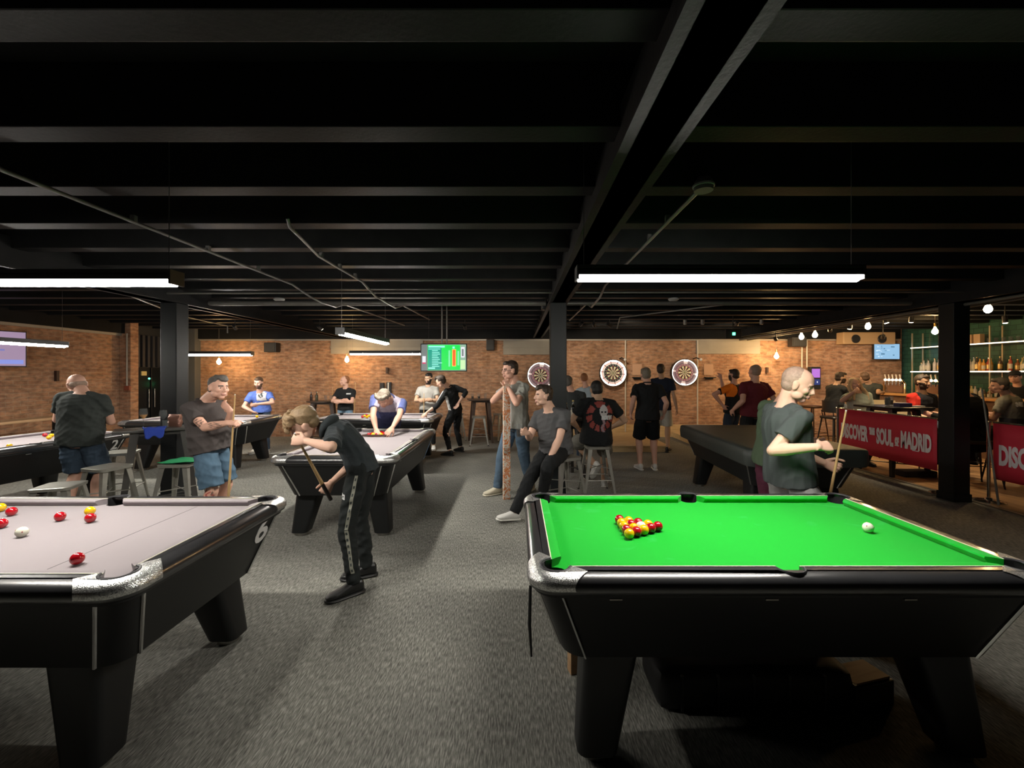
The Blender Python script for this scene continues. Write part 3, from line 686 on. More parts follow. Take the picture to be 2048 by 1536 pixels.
# balls of the other tables
def on_bed(px, py): 
    Y = (CAMH - BED - .0254)*FPX/(py - VY); return (px-VX)/FPX*Y, Y
for px, py, m, lab in ((103, 871, YELB, 'yellow ball at the far corner pocket of table 2, upper one'), (98, 875, YELB, 'yellow ball at the far corner pocket of table 2, lower one'),
                       (90, 870, REDB, 'red ball at the far corner pocket of table 2'), (117, 877, WHB, 'white ball close to the bald man on table 2'), (19, 892, YELB, 'yellow ball at the near cushion of table 2'),
                       (651, 899, YELB, 'lone pale yellow ball on the table behind the bent teenager'), (514, 833, YELB, 'lone yellow ball on the far table by the man in blue')):
    x, y = on_bed(px, py); ball(x, y, Zb, m, lab)
for k, (px, py, m, nm) in enumerate(((725, 833.5, REDB, 'red'), (729, 832, YELB, 'yellow'), (734, 834, YELB, 'yellow'), (738, 831.5, YELB, 'yellow'), (742, 834, REDB, 'red'), (733, 831, REDB, 'red'))):
    x, y = on_bed(px, py); ball(x, y, Zb, m, '%s pool ball in the loose cluster on the far table behind the racking man' % nm, 'far table cluster, %s balls' % nm)
# triangle being racked: centre
rx, ry = on_bed(757, 868)
k2 = 0
for k in range(5):
    for j in range(5-k):
        k2 += 1
        m, nm = ((REDB, 'red'), (YELB, 'yellow'))[(k*2+j*3+(j*k)) % 2 if k2 != 8 else 1]
        ball(rx + (j-(4-k)/2)*.052, ry - .06 + k*.045, Zb, m, '%s pool ball in the rack held by the man in the striped polo' % nm, 'balls in the hand-held rack, %s' % nm)
b = MB(); R3 = .175
tri = [(rx - R3, ry-.10), (rx + R3, ry-.10), (rx, ry + .20)]
pts = [(*p, Zb+.02) for p in tri]; b.tube([pts[0], pts[1], pts[2], pts[0]], .012, 8); o = b.build('ball_rack', mat('rack_wood', (.05, .02, .012), .4), smooth=40)
tag(o, 'dark triangular ball rack around balls on the grey cloth', 'ball rack')
# ================================================================== PEOPLE
import numpy as np
V = Vector
def yawv(a):
    a = math.radians(a); return V((math.sin(a), math.cos(a), 0))   # yaw 0 looks away from the camera (+Y), 90 looks to +X, 180 at the camera
def two_bone(a, t, l1, l2, pole):
    d = t - a; L = d.length
    if L > (l1+l2)*.995: t = a + d.normalized()*(l1+l2)*.995; d = t-a; L = d.length
    if L < abs(l1-l2)*1.05: L = abs(l1-l2)*1.05
    n = d.normalized(); x = (l1*l1 - l2*l2 + L*L)/(2*L); h = math.sqrt(max(0, l1*l1 - x*x))
    p = pole - n*pole.dot(n)
    p = p.normalized() if p.length > 1e-5 else V((0, 0, -1))
    return a + n*x + p*h, t
def smoothline(pts, rad, n=4):
    "catmull-rom resample of a polyline with radii"
    P = [pts[0]] + list(pts) + [pts[-1]]; R = [rad[0]] + list(rad) + [rad[-1]]; op = []; orr = []
    for i in range(1, len(P)-2):
        for k in range(n):
            t = k/n; a, b, c, d = P[i-1], P[i], P[i+1], P[i+2]
            op.append(.5*((2*b) + (c-a)*t + (2*a-5*b+4*c-d)*t*t + (3*b-a-3*c+d)*t**3)); orr.append(R[i]*(1-t)+R[i+1]*t)
    op.append(pts[-1]); orr.append(rad[-1]); return op, orr
def remesh(mb, name, m, vox, smooth=3, parent=None, origin=V((0, 0, 0)), wrinkle=0, wscale=9, mats=None, factor=.5):
    me = bpy.data.meshes.new(name); mb.bm.transform(Matrix.Translation(-origin)); bmesh.ops.recalc_face_normals(mb.bm, faces=mb.bm.faces); mb.bm.to_mesh(me); mb.bm.free()
    o = bpy.data.objects.new(name, me)
    r = o.modifiers.new('r', 'REMESH'); r.mode = 'VOXEL'; r.voxel_size = vox; r.adaptivity = 0
    if smooth: s = o.modifiers.new('s', 'SMOOTH'); s.factor = factor; s.iterations = smooth
    m2 = evaluated_mesh(o); COL.objects.link(o)
    o.modifiers.clear(); o.data = m2; bpy.data.meshes.remove(me); m2.name = name
    if wrinkle:
        nv = len(m2.vertices); co = np.empty(nv*3); m2.vertices.foreach_get('co', co); co = co.reshape(-1, 3)
        nn = np.empty(nv*3); m2.vertices.foreach_get('normal', nn); nn = nn.reshape(-1, 3); rg_ = np.random.RandomState(int(abs(origin.x*991 + origin.y*77 + nv)) % 9999)
        p = co + np.array(origin); w = np.zeros(nv)
        for q in range(7):                      # folds: warped ridges running in a few directions
            d1 = rg_.normal(size=3); d1 /= np.linalg.norm(d1); d2 = rg_.normal(size=3)*wscale*.35
            ph = p @ (d1*wscale*(1.1+.45*q)) + 1.8*np.sin(p @ d2 + rg_.uniform(0, 6)); am = .5 + .5*np.sin(p @ (rg_.normal(size=3)*wscale*.3) + rg_.uniform(0, 6))
            w += (1 - 2*np.abs(np.sin(ph)))*am/(1+.35*q)
        co += nn*(wrinkle*.42*w)[:, None]; m2.vertices.foreach_set('co', co.ravel())
    m2.materials.clear()
    for x in (mats or [m]): m2.materials.append(x)
    m2.polygons.foreach_set('use_smooth', [True]*len(m2.polygons))
    if parent: o.parent = parent
    else: o.location = origin
    return o

SKIN = {k: mat('skin_'+k, c, .55, nvar=.1, nscale=14, spec=.35) for k, c in
        dict(fair=(.70, .43, .32), pink=(.68, .39, .29), tan=(.52, .32, .21), olive=(.42, .24, .15)).items()}
HAIRM = {k: mat('hair_'+k, c, .6, nvar=.45, nscale=60, bump=.6, bscale=160) for k, c in
         dict(black=(.012, .010, .009), dark=(.035, .022, .014), brown=(.09, .05, .028), grey=(.20, .165, .125), blond=(.27, .18, .095), fairblond=(.55, .40, .24), ginger=(.3, .12, .05), stubble=(.36, .25, .19), greydark=(.10, .09, .08)).items()}
LIP = mat('lips', (.52, .26, .21), .5); EYEW = mat('eye_white', (.7, .68, .66), .25); IRIS = mat('iris', (.03, .02, .015), .2)

def hand(mb, wr, d, n, s, side_r, curl=.4, spread=.06, thumb=.5, sc=1.0, cz=None):
    "wrist, direction, palm normal (palm faces n), s = sideways towards thumb; curl 0..1"
    d = d.normalized(); n = (n - d*n.dot(d)).normalized(); s = (s - d*s.dot(d) - n*s.dot(n)).normalized()
    def ell(c, a, b, k=10): return [c + s*(a*math.cos(2*math.pi*i/k)) + n*(b*math.sin(2*math.pi*i/k)) for i in range(k)]
    mb.loft([ell(wr - d*.02*sc, .026*sc, .021*sc), ell(wr + d*.005*sc, .027*sc, .019*sc), ell(wr + d*.035*sc, .037*sc, .017*sc), ell(wr + d*.065*sc, .042*sc, .0155*sc), ell(wr + d*.092*sc, .040*sc, .012*sc)])
    ln = [.073, .080, .074, .058]; off = [.030, .0105, -.0095, -.0285]
    for i in range(4):
        c = curl[i] if hasattr(curl, '__len__') else curl
        p = wr + d*(.086 - .004*abs(i-1))*sc + s*off[i]*sc; a = (1.5-i)*spread
        dd = (d*math.cos(a) + s*math.sin(a)); pts = [p - dd*.012*sc, p]; rr = [.0095*sc, .0095*sc]; ang = 0
        for j, fr in enumerate((.45, .30, .25)):
            ang += c*(1.35, 1.65, .95)[j]*(.98 if j else .95)
            e = dd*math.cos(ang) + n*math.sin(ang)
            pts.append(pts[-1] + e*ln[i]*fr*sc); rr.append((.0088, .0082, .0068)[j]*sc)
        mb.tube(pts, rr, 8); mb.ball(pts[-1], rr[-1]*.98, u=8, v=6)
        for q, w_ in zip(pts[1:-1], rr[1:-1]): mb.ball(q, w_*1.04, u=8, v=6)
    b = wr + d*.022*sc + s*.026*sc; t1 = (d*.62 + s*.62 + n*.45*(.4+thumb)).normalized(); t2 = (d*.85 + s*(.45-.75*thumb) + n*(.25+.7*thumb)).normalized()
    p1 = b + t1*.042*sc; p2 = p1 + t2*.032*sc; p3 = p2 + (t2*.9 - s*.3*thumb).normalized()*.026*sc
    mb.tube([b - t1*.012*sc, b, p1, p2, p3], [.013*sc, .0145*sc, .0105*sc, .0098*sc, .0078*sc], 8)
    for q, w_ in ((p1, .011), (p2, .0098), (p3, .0078)): mb.ball(q, w_*sc, u=8, v=6)

def person(label, pel, nek, head, yaw=0, cyaw=None, look=None, H=1.75, w=1.0, belly=0.0, skin='fair', hair=('short', 'brown'),
           top=('tee', None), bottom=('jeans', None), shoes=None, lh=None, rh=None, lp=None, rp=None, lf=None, rf=None, lk=None, rk=None,
           lhand=None, rhand=None, vox=.011, female=False, roll=0, beard=None, mid=None, group=None, face=True, shrug=0, socks=None, extra=None, sleeve=.62, seated=False, brow=True):
    """pel pelvis centre, nek base of neck, head centre (world); look = vector the face points along; lh/rh hand targets (wrist), lf/rf ankle targets.
    lhand/rhand = dict(d=,n=,s=,curl=)"""
    s = H/1.75; cyaw = yaw if cyaw is None else cyaw
    pel, nek, head = V(pel), V(nek), V(head)
    look = V(look).normalized() if look is not None else yawv(cyaw)
    fp = yawv(yaw); rp_ = V((fp.y, -fp.x, 0)); fc = yawv(cyaw); rc = V((fc.y, -fc.x, 0))
    if mid is None: mid = pel*.55 + nek*.45 + fp*(-.02)
    mid = V(mid)
    origin = V((pel.x, pel.y, 0)) if True else pel
    def spine(t): return pel*(1-t)**2 + 2*mid*t*(1-t) + nek*t*t if t >= 0 else pel + (mid-pel).normalized()*t*(nek-pel).length
    def frame(t):
        T = ((spine(t+.02) - spine(t-.02))).normalized() if t > 0 else (mid-pel).normalized()
        k = min(1, max(0, t)); r = (rp_*(1-k) + rc*k); r = (r - T*r.dot(T)).normalized(); f = T.cross(r) * 1.0
        return T, r, f
    prof = [(-.20, .085, .085, 0), (-.12, .135, .105, 0), (0, .162, .118, .0), (.14, .155, .112, .5), (.3, .146, .105, 1), (.46, .150, .108, .9), (.62, .160, .115, .4), (.76, .168, .116, .1), (.86, .160, .105, 0), (.93, .118, .085, 0), (.985, .068, .066, 0), (1.02, .056, .058, 0)]
    if female: prof = [(t, a*(1.04 if t < .1 else .93), b*(1.15 if .55 < t < .75 else 1.0), q) for t, a, b, q in prof]
    def torso(mb, t0, t1, m=0, flare=0, n=18, hem=0, cl=False):
        ts = [t0 + (t1-t0)*k/13 for k in range(14)]; loops = []
        for t_ in ts:
            t = max(t_, -.005) if cl else t_
            for i in range(len(prof)-1):
                if prof[i][0] <= t <= prof[i+1][0] or i == len(prof)-2: break
            p, q = prof[i], prof[i+1]; u = min(1, max(0, (t-p[0])/(q[0]-p[0]))); u = u*u*(3-2*u) if False else u
            a = (p[1]*(1-u)+q[1]*u)*w*s + m; b = (p[2]*(1-u)+q[2]*u)*w*s + m; bl = (p[3]*(1-u)+q[3]*u)*belly*s
            if t < .35 and t0 < .05: a += flare*(.35-t)*.12; b += flare*(.35-t)*.12
            t = t_; T, r, f = frame(t); c = spine(t)
            lp = []
            for k in range(n):
                an = 2*math.pi*k/n; x = a*math.cos(an); y = b*math.sin(an)
                x = math.copysign(abs(math.cos(an))**.85*a, math.cos(an)); 
                if y > 0: y += bl*math.sin(an)
                x += .35*bl*math.cos(an)
                lp.append(c + r*x + f*y)
            loops.append(lp)
        mb.loft(loops)
    Tn, rn, fn = frame(.95)
    sw = .172*s*(.5+.5*w)*(.9 if female else 1)
    SH = {+1: nek + rn*sw - Tn*(.078*s) + V((0, 0, shrug)), -1: nek - rn*sw - Tn*(.078*s) + V((0, 0, shrug))}
    Tp, rpp, fpp = frame(0.0)
    HP = {+1: pel + rp_*.088*s*(.6+.4*w) - V((0, 0, .01)), -1: pel - rp_*.088*s*(.6+.4*w) - V((0, 0, .01))}
    UA, FA, TH_, SK = .292*s, .262*s, .425*s, .42*s
    arms = {}
    for sd, tg, pole in ((1, rh, rp), (-1, lh, lp)):
        if tg is None: tg = SH[sd] + rn*sd*.10*s - V((0, 0, .53*s)) + fc*.06
        elif isinstance(tg, tuple) and len(tg) == 3 and not isinstance(tg, V): tg = nek + rc*tg[0]*s + fc*tg[1]*s + V((0, 0, tg[2]*s))
        if pole is None: pole = -fc*.8 + rc*sd*.3 - V((0, 0, .5))
        elif isinstance(pole, tuple): pole = rc*pole[0] + fc*pole[1] + V((0, 0, pole[2]))
        el, wr = two_bone(SH[sd], tg, UA, FA, pole); arms[sd] = (SH[sd], el, wr)
    legs = {}
    for sd, tg, pole in ((1, rf, rk), (-1, lf, lk)):
        if tg is None: tg = V((HP[sd].x, HP[sd].y, 0)) + rp_*sd*.03 + V((0, 0, .085*s))
        elif isinstance(tg, tuple) and not isinstance(tg, V): tg = V((pel.x, pel.y, 0)) + rp_*tg[0] + fp*tg[1] + V((0, 0, (tg[2] if len(tg) > 2 else .085*s)))
        if pole is None: pole = fp + rp_*sd*.15
        elif isinstance(pole, tuple): pole = rp_*pole[0] + fp*pole[1] + V((0, 0, pole[2]))
        kn, an = two_bone(HP[sd], tg, TH_, SK, pole); legs[sd] = (HP[sd], kn, an, pole.normalized())
    # ---------------- body
    B = MB(); torso(B, -.2, 1.0, -.012*s)
    up = (head - nek).normalized()
    hf = (look).normalized(); hu = (V((0, 0, 1)) - hf*hf.z); hu = hu.normalized() if hu.length > .05 else up
    hu = (hu*.55 + (up - hf*up.dot(hf)).normalized()*.45).normalized() if roll == 0 else hu
    hr = hf.cross(hu).normalized()
    if roll: hu = (hu*math.cos(roll) + hr*math.sin(roll)); hr = hf.cross(hu)
    HM = Matrix((hr, hf, hu)).transposed()
    k = s*(.97 if female else 1.0)
    def hp(x, y, z): return head + HM @ V((x*k, y*k, z*k))
    fat = 1 + max(0, w-1.05)*.55
    NB = hp(0, -.025, -.055)
    nr = .056*s*fat
    pn, rnk = smoothline([nek - Tn*.05*s, nek + (NB-nek)*.45, NB], [nr*1.35, nr*1.02, nr], 4); B.tube(pn, rnk, 14)
    def hb(c, r): B.ball(hp(*c), 1, (r[0]*k, r[1]*k, r[2]*k), M=HM, u=20, v=14)
    hb((0, -.012, .035), (.076*fat**.3, .098, .086)); hb((0, .012, .0), (.070*fat**.5, .078, .085)); hb((0, .022, -.045), (.056*fat, .062, .055*fat**.4))
    if fat > 1.08: hb((0, .01, -.075), (.058*fat, .06, .04))
    hb((0, .058, -.088), (.027, .026, .022)); hb((0, .070, .028), (.052, .020, .018)); hb((0, .078, -.052), (.026, .016, .018))
    for sx in (-1, 1):
        hb((sx*.042, .055, -.016), (.024*fat, .026, .026)); hb((sx*.048, .02, -.062), (.022*fat, .04, .03))
        if not (hair[0] in ('long',)): hb((sx*.079*fat**.4, -.008, -.004), (.009, .02, .032)); hb((sx*.082*fat**.4, -.016, .012), (.008, .014, .018))
    B.tube([hp(0, .084, .018), hp(0, .098, -.006), hp(0, .106, -.022), hp(0, .092, -.032)], [.009*k, .011*k, .0135*k, .009*k], 8)
    for sx in (-1, 1): B.ball(hp(sx*.012, .096, -.027), .009*k, u=8, v=6)
    B.tube([hp(-.022, .088, -.056), hp(0, .096, -.0535), hp(.022, .088, -.056)], [.005*k, .0065*k, .005*k], 8)
    B.tube([hp(-.019, .087, -.065), hp(0, .094, -.066), hp(.019, .087, -.065)], [.005*k, .0075*k, .005*k], 8)
    aw = s*(.55+.45*w)
    for sd in (1, -1):
        S_, E_, W_ = arms[sd]
        P, R = smoothline([S_, S_+(E_-S_)*.3, S_+(E_-S_)*.62, E_], [.056*aw-.01*s, .052*aw-.008*s, .045*aw-.003*s, .037*aw]); B.tube(P, R, 12)
        P, R = smoothline([E_, E_+(W_-E_)*.28, E_+(W_-E_)*.65, W_], [.037*aw, .042*aw, .033*aw, .0245*aw]); B.tube(P, R, 12)
        B.ball(S_, .058*aw-.01*s); B.ball(E_, .038*aw); B.ball(W_, .0245*aw)
        c0 = nek - Tn*.035*s; B.tube([c0 + rn*sd*.03, c0 + (S_-c0)*.6 + V((0, 0, .008)), S_], [.048*aw-.008*s, .050*aw-.008*s, .054*aw-.01*s], 12)
        hd_ = (rhand if sd == 1 else lhand) or {}
        d = V(hd_['d']) if 'd' in hd_ else (W_-E_).normalized()*.9 + V((0, 0, -.1))
        n = V(hd_['n']) if 'n' in hd_ else -rc*sd
        d = d.normalized(); n = (n - d*n.dot(d)); n = n.normalized() if n.length > .01 else V((0, 0, -1))
        sv = V(hd_['s']) if 's' in hd_ else (d.cross(n)*(-sd))
        hand(B, W_, d, n, sv, sd == 1, hd_.get('curl', .3), hd_.get('spread', .05), hd_.get('thumb', .4), s*1.02)
    lw = s*(.6+.4*w)
    cv = .014*s; c2 = .012*s if bottom[0] != 'shorts' else 0; ca = .010*s
    for sd in (1, -1):
        Hh, Kn, An, pole = legs[sd]
        P, R = smoothline([Hh, Hh+(Kn-Hh)*.35, Hh+(Kn-Hh)*.75, Kn], [.088*lw-cv, .080*lw-cv, .062*lw-cv, .054*lw-cv*.4]); B.tube(P, R, 14)
        ax = (An-Kn).normalized(); bk = -(pole - ax*pole.dot(ax)).normalized()
        P, R = smoothline([Kn, Kn+(An-Kn)*.3+bk*.014, Kn+(An-Kn)*.6+bk*.006, An], [.052*lw-c2, .057*lw-c2, .043*lw-c2, .034*lw-c2*.3]); B.tube(P, R, 14); B.ball(Kn, .054*lw-max(cv*.4, c2)); B.ball(An, .036*lw)
        fdir = (extra or {}).get('toe_%d' % sd)
        fd = V(fdir).normalized() if fdir is not None else (pole*V((1, 1, 0))).normalized() if (pole*V((1, 1, 0))).length > .2 else fp
        legs[sd] += (fd,)
        B.tube([An, An + fd*.05 - V((0, 0, .03*s)), An + fd*.14*s - V((0, 0, .05*s))], [.034*lw, .032*s, .022*s], 10)
    P_ = remesh(B, 'person', SKIN[skin], vox, 3, None, origin, mats=[SKIN[skin], LIP, HAIRM[hair[1]] if hair else HAIRM['brown'], HAIRM[beard[0]] if beard else LIP])
    me = P_.data; inv = HM.inverted()
    npl = len(me.polygons); cc = np.empty(npl*3); me.polygons.foreach_get('center', cc); cc = cc.reshape(-1, 3)
    hl = (cc + np.array(origin - head)) @ np.array(HM)/k; X, Y_, Z = hl[:, 0], hl[:, 1], hl[:, 2]; ax_ = np.abs(X); rgn = np.zeros(npl, dtype=np.int32)
    near = (ax_ < .12) & (Y_ > -.14) & (Y_ < .13) & (Z > -.14) & (Z < .15)
    if beard: rgn[near & (Y_ > -.005) & ((Z < -.035) | ((ax_ > .055) & (Z < 0))) & (Z > -.13) & ~((Y_ > .093) & (Z > -.045)) & (np.sqrt((hl**2).sum(1)) < .16)] = 3
    if brow: rgn[near & (ax_ > .012) & (ax_ < .05) & (Y_ > .06) & (Z > .020) & (Z < .031)] = 2
    rgn[near & (ax_ < .024) & (Y_ > .08) & (Z > -.071) & (Z < -.049)] = 1
    me.polygons.foreach_set('material_index', rgn); me.update()
    nv = len(me.vertices); vc = np.empty(nv*3); me.vertices.foreach_get('co', vc); vc = vc.reshape(-1, 3); vl = (vc + np.array(origin - head)) @ np.array(HM)   # eye sockets
    for sx in (-1, 1):
        dd = ((vl[:, 0] - sx*.031*k)**2 + (vl[:, 2] - .006*k)**2)/(.016*k)**2; am = np.where((dd < 4) & (vl[:, 1] > .04*k), .009*k*np.exp(-dd), 0)
        vc -= am[:, None]*np.array(hf)[None, :]
    me.vertices.foreach_set('co', vc.ravel()); me.update()
    tag(P_, label, 'person', group)
    def kid(mb, name, m, vx, sm=3, **kw): return remesh(mb, name, m, vx, sm, P_, origin, **kw)
    if face:
        for sx in (-1, 1):
            b = MB(); b.ball(tuple(hp(sx*.031, .0655, .006) - origin), .0118*k, u=16, v=12); e = b.build('eye', None, P_, smooth=1, mats=[EYEW, IRIS, SKIN[skin]])
            for pl in e.data.polygons:
                q = inv @ (pl.center - (hp(sx*.031, .0665, .006) - origin))
                q = q.normalized(); pl.material_index = 2 if q.z > (.30 if look.z > -.3 else -.1) or q.z < -.5 else (1 if q.y > .90 else 0)
    # ---------------- hair
    if hair:
        st, hc = hair; hm = HAIRM[hc]; b = MB()
        def hx(c, r, u=16): b.ball(hp(*c), 1, (r[0]*k, r[1]*k, r[2]*k), M=HM, u=u, v=10)
        wr_ = .004
        if st == 'buzz': hx((0, -.032, .040), (.0800*fat**.3, .0880, .0850)); hx((0, -.04, -.01), (.070*fat**.3, .066, .06)); wr_ = .0008
        elif st == 'bald': hx((0, -.036, .0), (.0775*fat**.3, .070, .048)); wr_ = .0006
        elif st == 'short': hx((0, -.022, .044), (.083*fat**.3, .094, .088)); hx((0, -.045, -.008), (.074*fat**.3, .066, .068)); hx((0, .045, .092), (.055, .045, .03)); wr_ = .005
        elif st == 'quiff': hx((0, -.022, .046), (.083, .096, .088)); hx((0, -.045, -.005), (.075, .066, .066)); hx((0, .04, .105), (.058, .05, .035)); hx((0, .07, .09), (.05, .03, .028)); wr_ = .007
        elif st == 'mop':
            hx((0, -.024, .056), (.084, .098, .086)); hx((0, -.055, .0), (.073, .055, .06))
            rr = random.Random(3)
            for i in range(60):
                a = rr.uniform(-1.1, 1.1); q = rr.uniform(0, 1); hx((math.sin(a)*.078, .035 + math.cos(a)*.068 - q*.04, .068 + q*.055 + rr.uniform(-.015, .008)*(math.cos(a))), (.014, .024, .026), 8)
            for i in range(14): hx((rr.uniform(-.05, .05), .098 + rr.uniform(0, .02), .035 + rr.uniform(-.01, .03)), (.014, .016, .028), 8)
            wr_ = .006
        elif st == 'wavy':
            hx((0, -.02, .045), (.086, .098, .09)); hx((0, -.045, -.01), (.078, .066, .068)); rr = random.Random(5)
            for i in range(22): a = rr.uniform(-1.4, 1.4); hx((math.sin(a)*.074, .02 + math.cos(a)*.060, .085 + rr.uniform(-.01, .03)), (.026, .024, .02), 8)
            wr_ = .007
        elif st == 'long':
            hx((0, -.02, .04), (.088, .098, .09)); hx((0, -.05, -.02), (.09, .065, .09))
            for sx in (-1, 1):
                P, R = smoothline([hp(sx*.06, .03, .09), hp(sx*.088, .01, .0), hp(sx*.092, .01, -.10), nek + rc*sx*.10 + fc*.05 + V((0, 0, -.02)), nek + rc*sx*.11 + fc*.09 + V((0, 0, -.15))], [.025, .028, .034, .036, .02]); b.tube(P, R, 10)
            P, R = smoothline([hp(0, -.08, .0), hp(0, -.09, -.10), nek - fc*.06 - V((0, 0, .05)), nek - fc*.08 - V((0, 0, .16))], [.07, .075, .07, .03]); b.tube(P, R, 12); wr_ = .006
        elif st == 'cap': hx((0, -.02, .042), (.084, .098, .085)); hx((0, -.045, -.005), (.074, .06, .06)); wr_ = .002
        kid(b, 'hair', hm, min(vox, .008), 2, wrinkle=wr_, wscale=38)
        if st == 'cap':
            b = MB(); hm2 = mat('cap_black', (.012, .012, .014), .8)
            b.ball(hp(0, -.012, .07), 1, (.090*k, .108*k, .066*k), M=HM); b.loft([[hp(.075*math.cos(t), .06+.10*math.sin(t), .052+z_) for t in [math.pi*i/8 for i in range(9)]] for z_ in (0, .008)]); kid(b, 'cap', hm2, .008, 1)
    # ---------------- clothes
    tk, tc = top; tm = tc if not isinstance(tc, (list, tuple)) else tc[0]
    b = MB(); mg = .015*s if tk != 'coat' else .026*s
    if tk in ('tee', 'polo'): torso(b, -.13, .965, mg, flare=.25, cl=True)
    elif tk == 'hoodie': torso(b, -.12, .975, mg+.004, flare=.05, cl=True)
    elif tk == 'track': torso(b, -.08, 1.0, mg-.002, flare=0, cl=True)
    else: torso(b, -.2, .98, mg, flare=.2, cl=True)
    c0 = nek - Tn*.035*s
    for sd in (1, -1):
        S_, E_, W_ = arms[sd]; g = mg*.75
        b.tube([c0 + rn*sd*.03, c0 + (S_-c0)*.6 + V((0, 0, .008)), S_], [.047*aw+g*.8, .051*aw+g, .055*aw+g], 14); b.ball(S_, .058*aw+g)
        if tk in ('tee', 'polo', 'hoodie') and sleeve < 1:
            e = S_+(E_-S_)*sleeve; b.tube([S_, S_+(E_-S_)*sleeve*.6, e], [.056*aw+g, .053*aw+g*1.25, .049*aw+g*1.7], 16)
        else:
            u = max(0, sleeve-1) if sleeve >= 1 else .93
            P, R = smoothline([S_, S_+(E_-S_)*.5, E_, E_+(W_-E_)*.45, E_+(W_-E_)*u], [.057*aw+g, .050*aw+g, .043*aw+g*.9, .041*aw+g*.6, .034*aw+g*.4]); b.tube(P, R, 14)
    wr0 = .011 if vox <= .008 else .009
    shirt = kid(b, {'tee': 't_shirt', 'polo': 'polo_shirt', 'hoodie': 'hoodie', 'track': 'track_top', 'coat': 'coat'}[tk], tm, vox*1.1 if vox > .007 else .008, 4, wrinkle=wr0, wscale=20, mats=(list(tc) if isinstance(tc, (list, tuple)) else [tc]))
    if tk == 'polo' or tk == 'track':
        b = MB(); q = nek + Tn*.005
        for z_, r_ in ((0, 0),): b.tube([q + rn*math.cos(t)*.066*s*fat - 0*Tn + (Tn.cross(rn)*-1)*(-math.sin(t))*.068*s + Tn*(.012 if math.sin(t) < 0 else -.008) for t in [2*math.pi*i/14 for i in range(15)]], .013*s, 8)
        kid(b, 'collar', tm, .008, 1)
    if tk == 'hoodie':
        b = MB(); q = nek - fn*0
        bk = -(Tn.cross(rn)*-1) if False else None
        back = -fn
        P, R = smoothline([nek + rn*.085 + fn*.05, nek + rn*.10 + back*.03 + Tn*.01, nek + rn*.055 + back*.07 - Tn*.01, nek + back*.085 - Tn*.03, nek - rn*.055 + back*.07 - Tn*.01, nek - rn*.10 + back*.03 + Tn*.01, nek - rn*.085 + fn*.05], [.02, .03, .036, .040, .036, .03, .02]); b.tube(P, R, 12)
        kid(b, 'hood', tm, .009, 3, wrinkle=.006, wscale=14)
    bk_, bc = bottom; bm_ = bc if not isinstance(bc, (list, tuple)) else bc[0]
    b = MB(); g = .014*s; torso(b, -.19, .13, .001)
    for sd in (1, -1):
        Hh, Kn, An, pole, fd = legs[sd]; b.ball(Hh, .092*lw)
        if bk_ == 'shorts':
            e = Hh + (Kn-Hh)*.93; P, R = smoothline([Hh, Hh+(Kn-Hh)*.45, e], [.088*lw, .085*lw+g*1.5, .074*lw+g*2.2]); b.tube(P, R, 16)
        else:
            sl = bk_ == 'slim'; f_ = .6 if sl else 1.0
            P, R = smoothline([Hh, Hh+(Kn-Hh)*.4, Kn, Kn+(An-Kn)*.35, Kn+(An-Kn)*.75, An + (An-Kn).normalized()*(.0 if not sl else -.04)], [.086*lw, .078*lw+g*1.1, .056*lw+g*1.2*f_, .056*lw+g*.9*f_, .043*lw+g*1.3*f_, .040*lw+g*1.3*f_]); b.tube(P, R, 16); b.ball(Kn, .054*lw+g*1.1*f_)
    trs = kid(b, {'shorts': 'shorts', 'jeans': 'jeans', 'slim': 'trousers', 'trousers': 'trousers'}[bk_], bm_, vox*1.1 if vox > .007 else .008, 4, wrinkle=wr0, wscale=20)
    # shoes
    if shoes is not None and shoes is not False:
        um, sm_ = shoes
        for sd in (1, -1):
            Hh, Kn, An, pole, fd = legs[sd]
            tilt = (extra or {}).get('tilt_%d' % sd, 0)
            u = V((0, 0, 1)); rr_ = fd.cross(u)
            if tilt: fd2 = (fd*math.cos(tilt) + u*math.sin(tilt)); u = (u*math.cos(tilt) - fd*math.sin(tilt)); fd = fd2
            o_ = An - u*.085*s
            def sec(y, a, z0, z1, n=12):
                c = o_ + fd*y*s; lp = []
                for i in range(n):
                    t = 2*math.pi*i/n; lp.append(c + rr_*(a*s*math.copysign(abs(math.cos(t))**.8, math.cos(t))) + u*((z0+z1)/2*s + (z1-z0)/2*s*math.copysign(abs(math.sin(t))**.8, math.sin(t))))
                return lp
            b = MB(); b.loft([sec(-.075, .018, .03, .085), sec(-.06, .034, .018, .11), sec(-.01, .040, .018, .115), sec(.04, .042, .018, .10), (sec(.09, .046, .018, .078)), sec(.14, .050, .018, .062), sec(.178, .042, .018, .052), sec(.197, .02, .02, .04)])
            so = kid(b, 'shoe', um, min(vox, .009), 2)
            b = MB(); b.loft([sec(-.085, .02, .002, .022), sec(-.07, .039, .0, .027), sec(0, .043, .0, .026), sec(.06, .044, .0, .024), sec(.12, .051, .0, .024), sec(.165, .048, .0, .025), sec(.198, .03, .003, .027), sec(.206, .01, .01, .024)])
            sl_ = b.build('sole', sm_, so, smooth=50); sl_.data.transform(Matrix.Translation(-origin))
            if socks and bk_ == 'shorts':
                b = MB(); ax = (Kn-An).normalized(); b.tube([An-ax*.02, An + ax*.05*s], [.040*lw, .042*lw], 12); sk = b.build('sock', socks, P_, smooth=50); sk.data.transform(Matrix.Translation(-origin))
    info = dict(nek=nek, head=head, HM=HM, k=k, hp=hp, arms=arms, legs=legs, SH=SH, origin=origin, rc=rc, fc=fc, fn=fn, Tn=Tn, rn=rn, shirt=shirt, trs=trs, s=s, spine=spine, P=P_, frame=frame)
    return P_, info

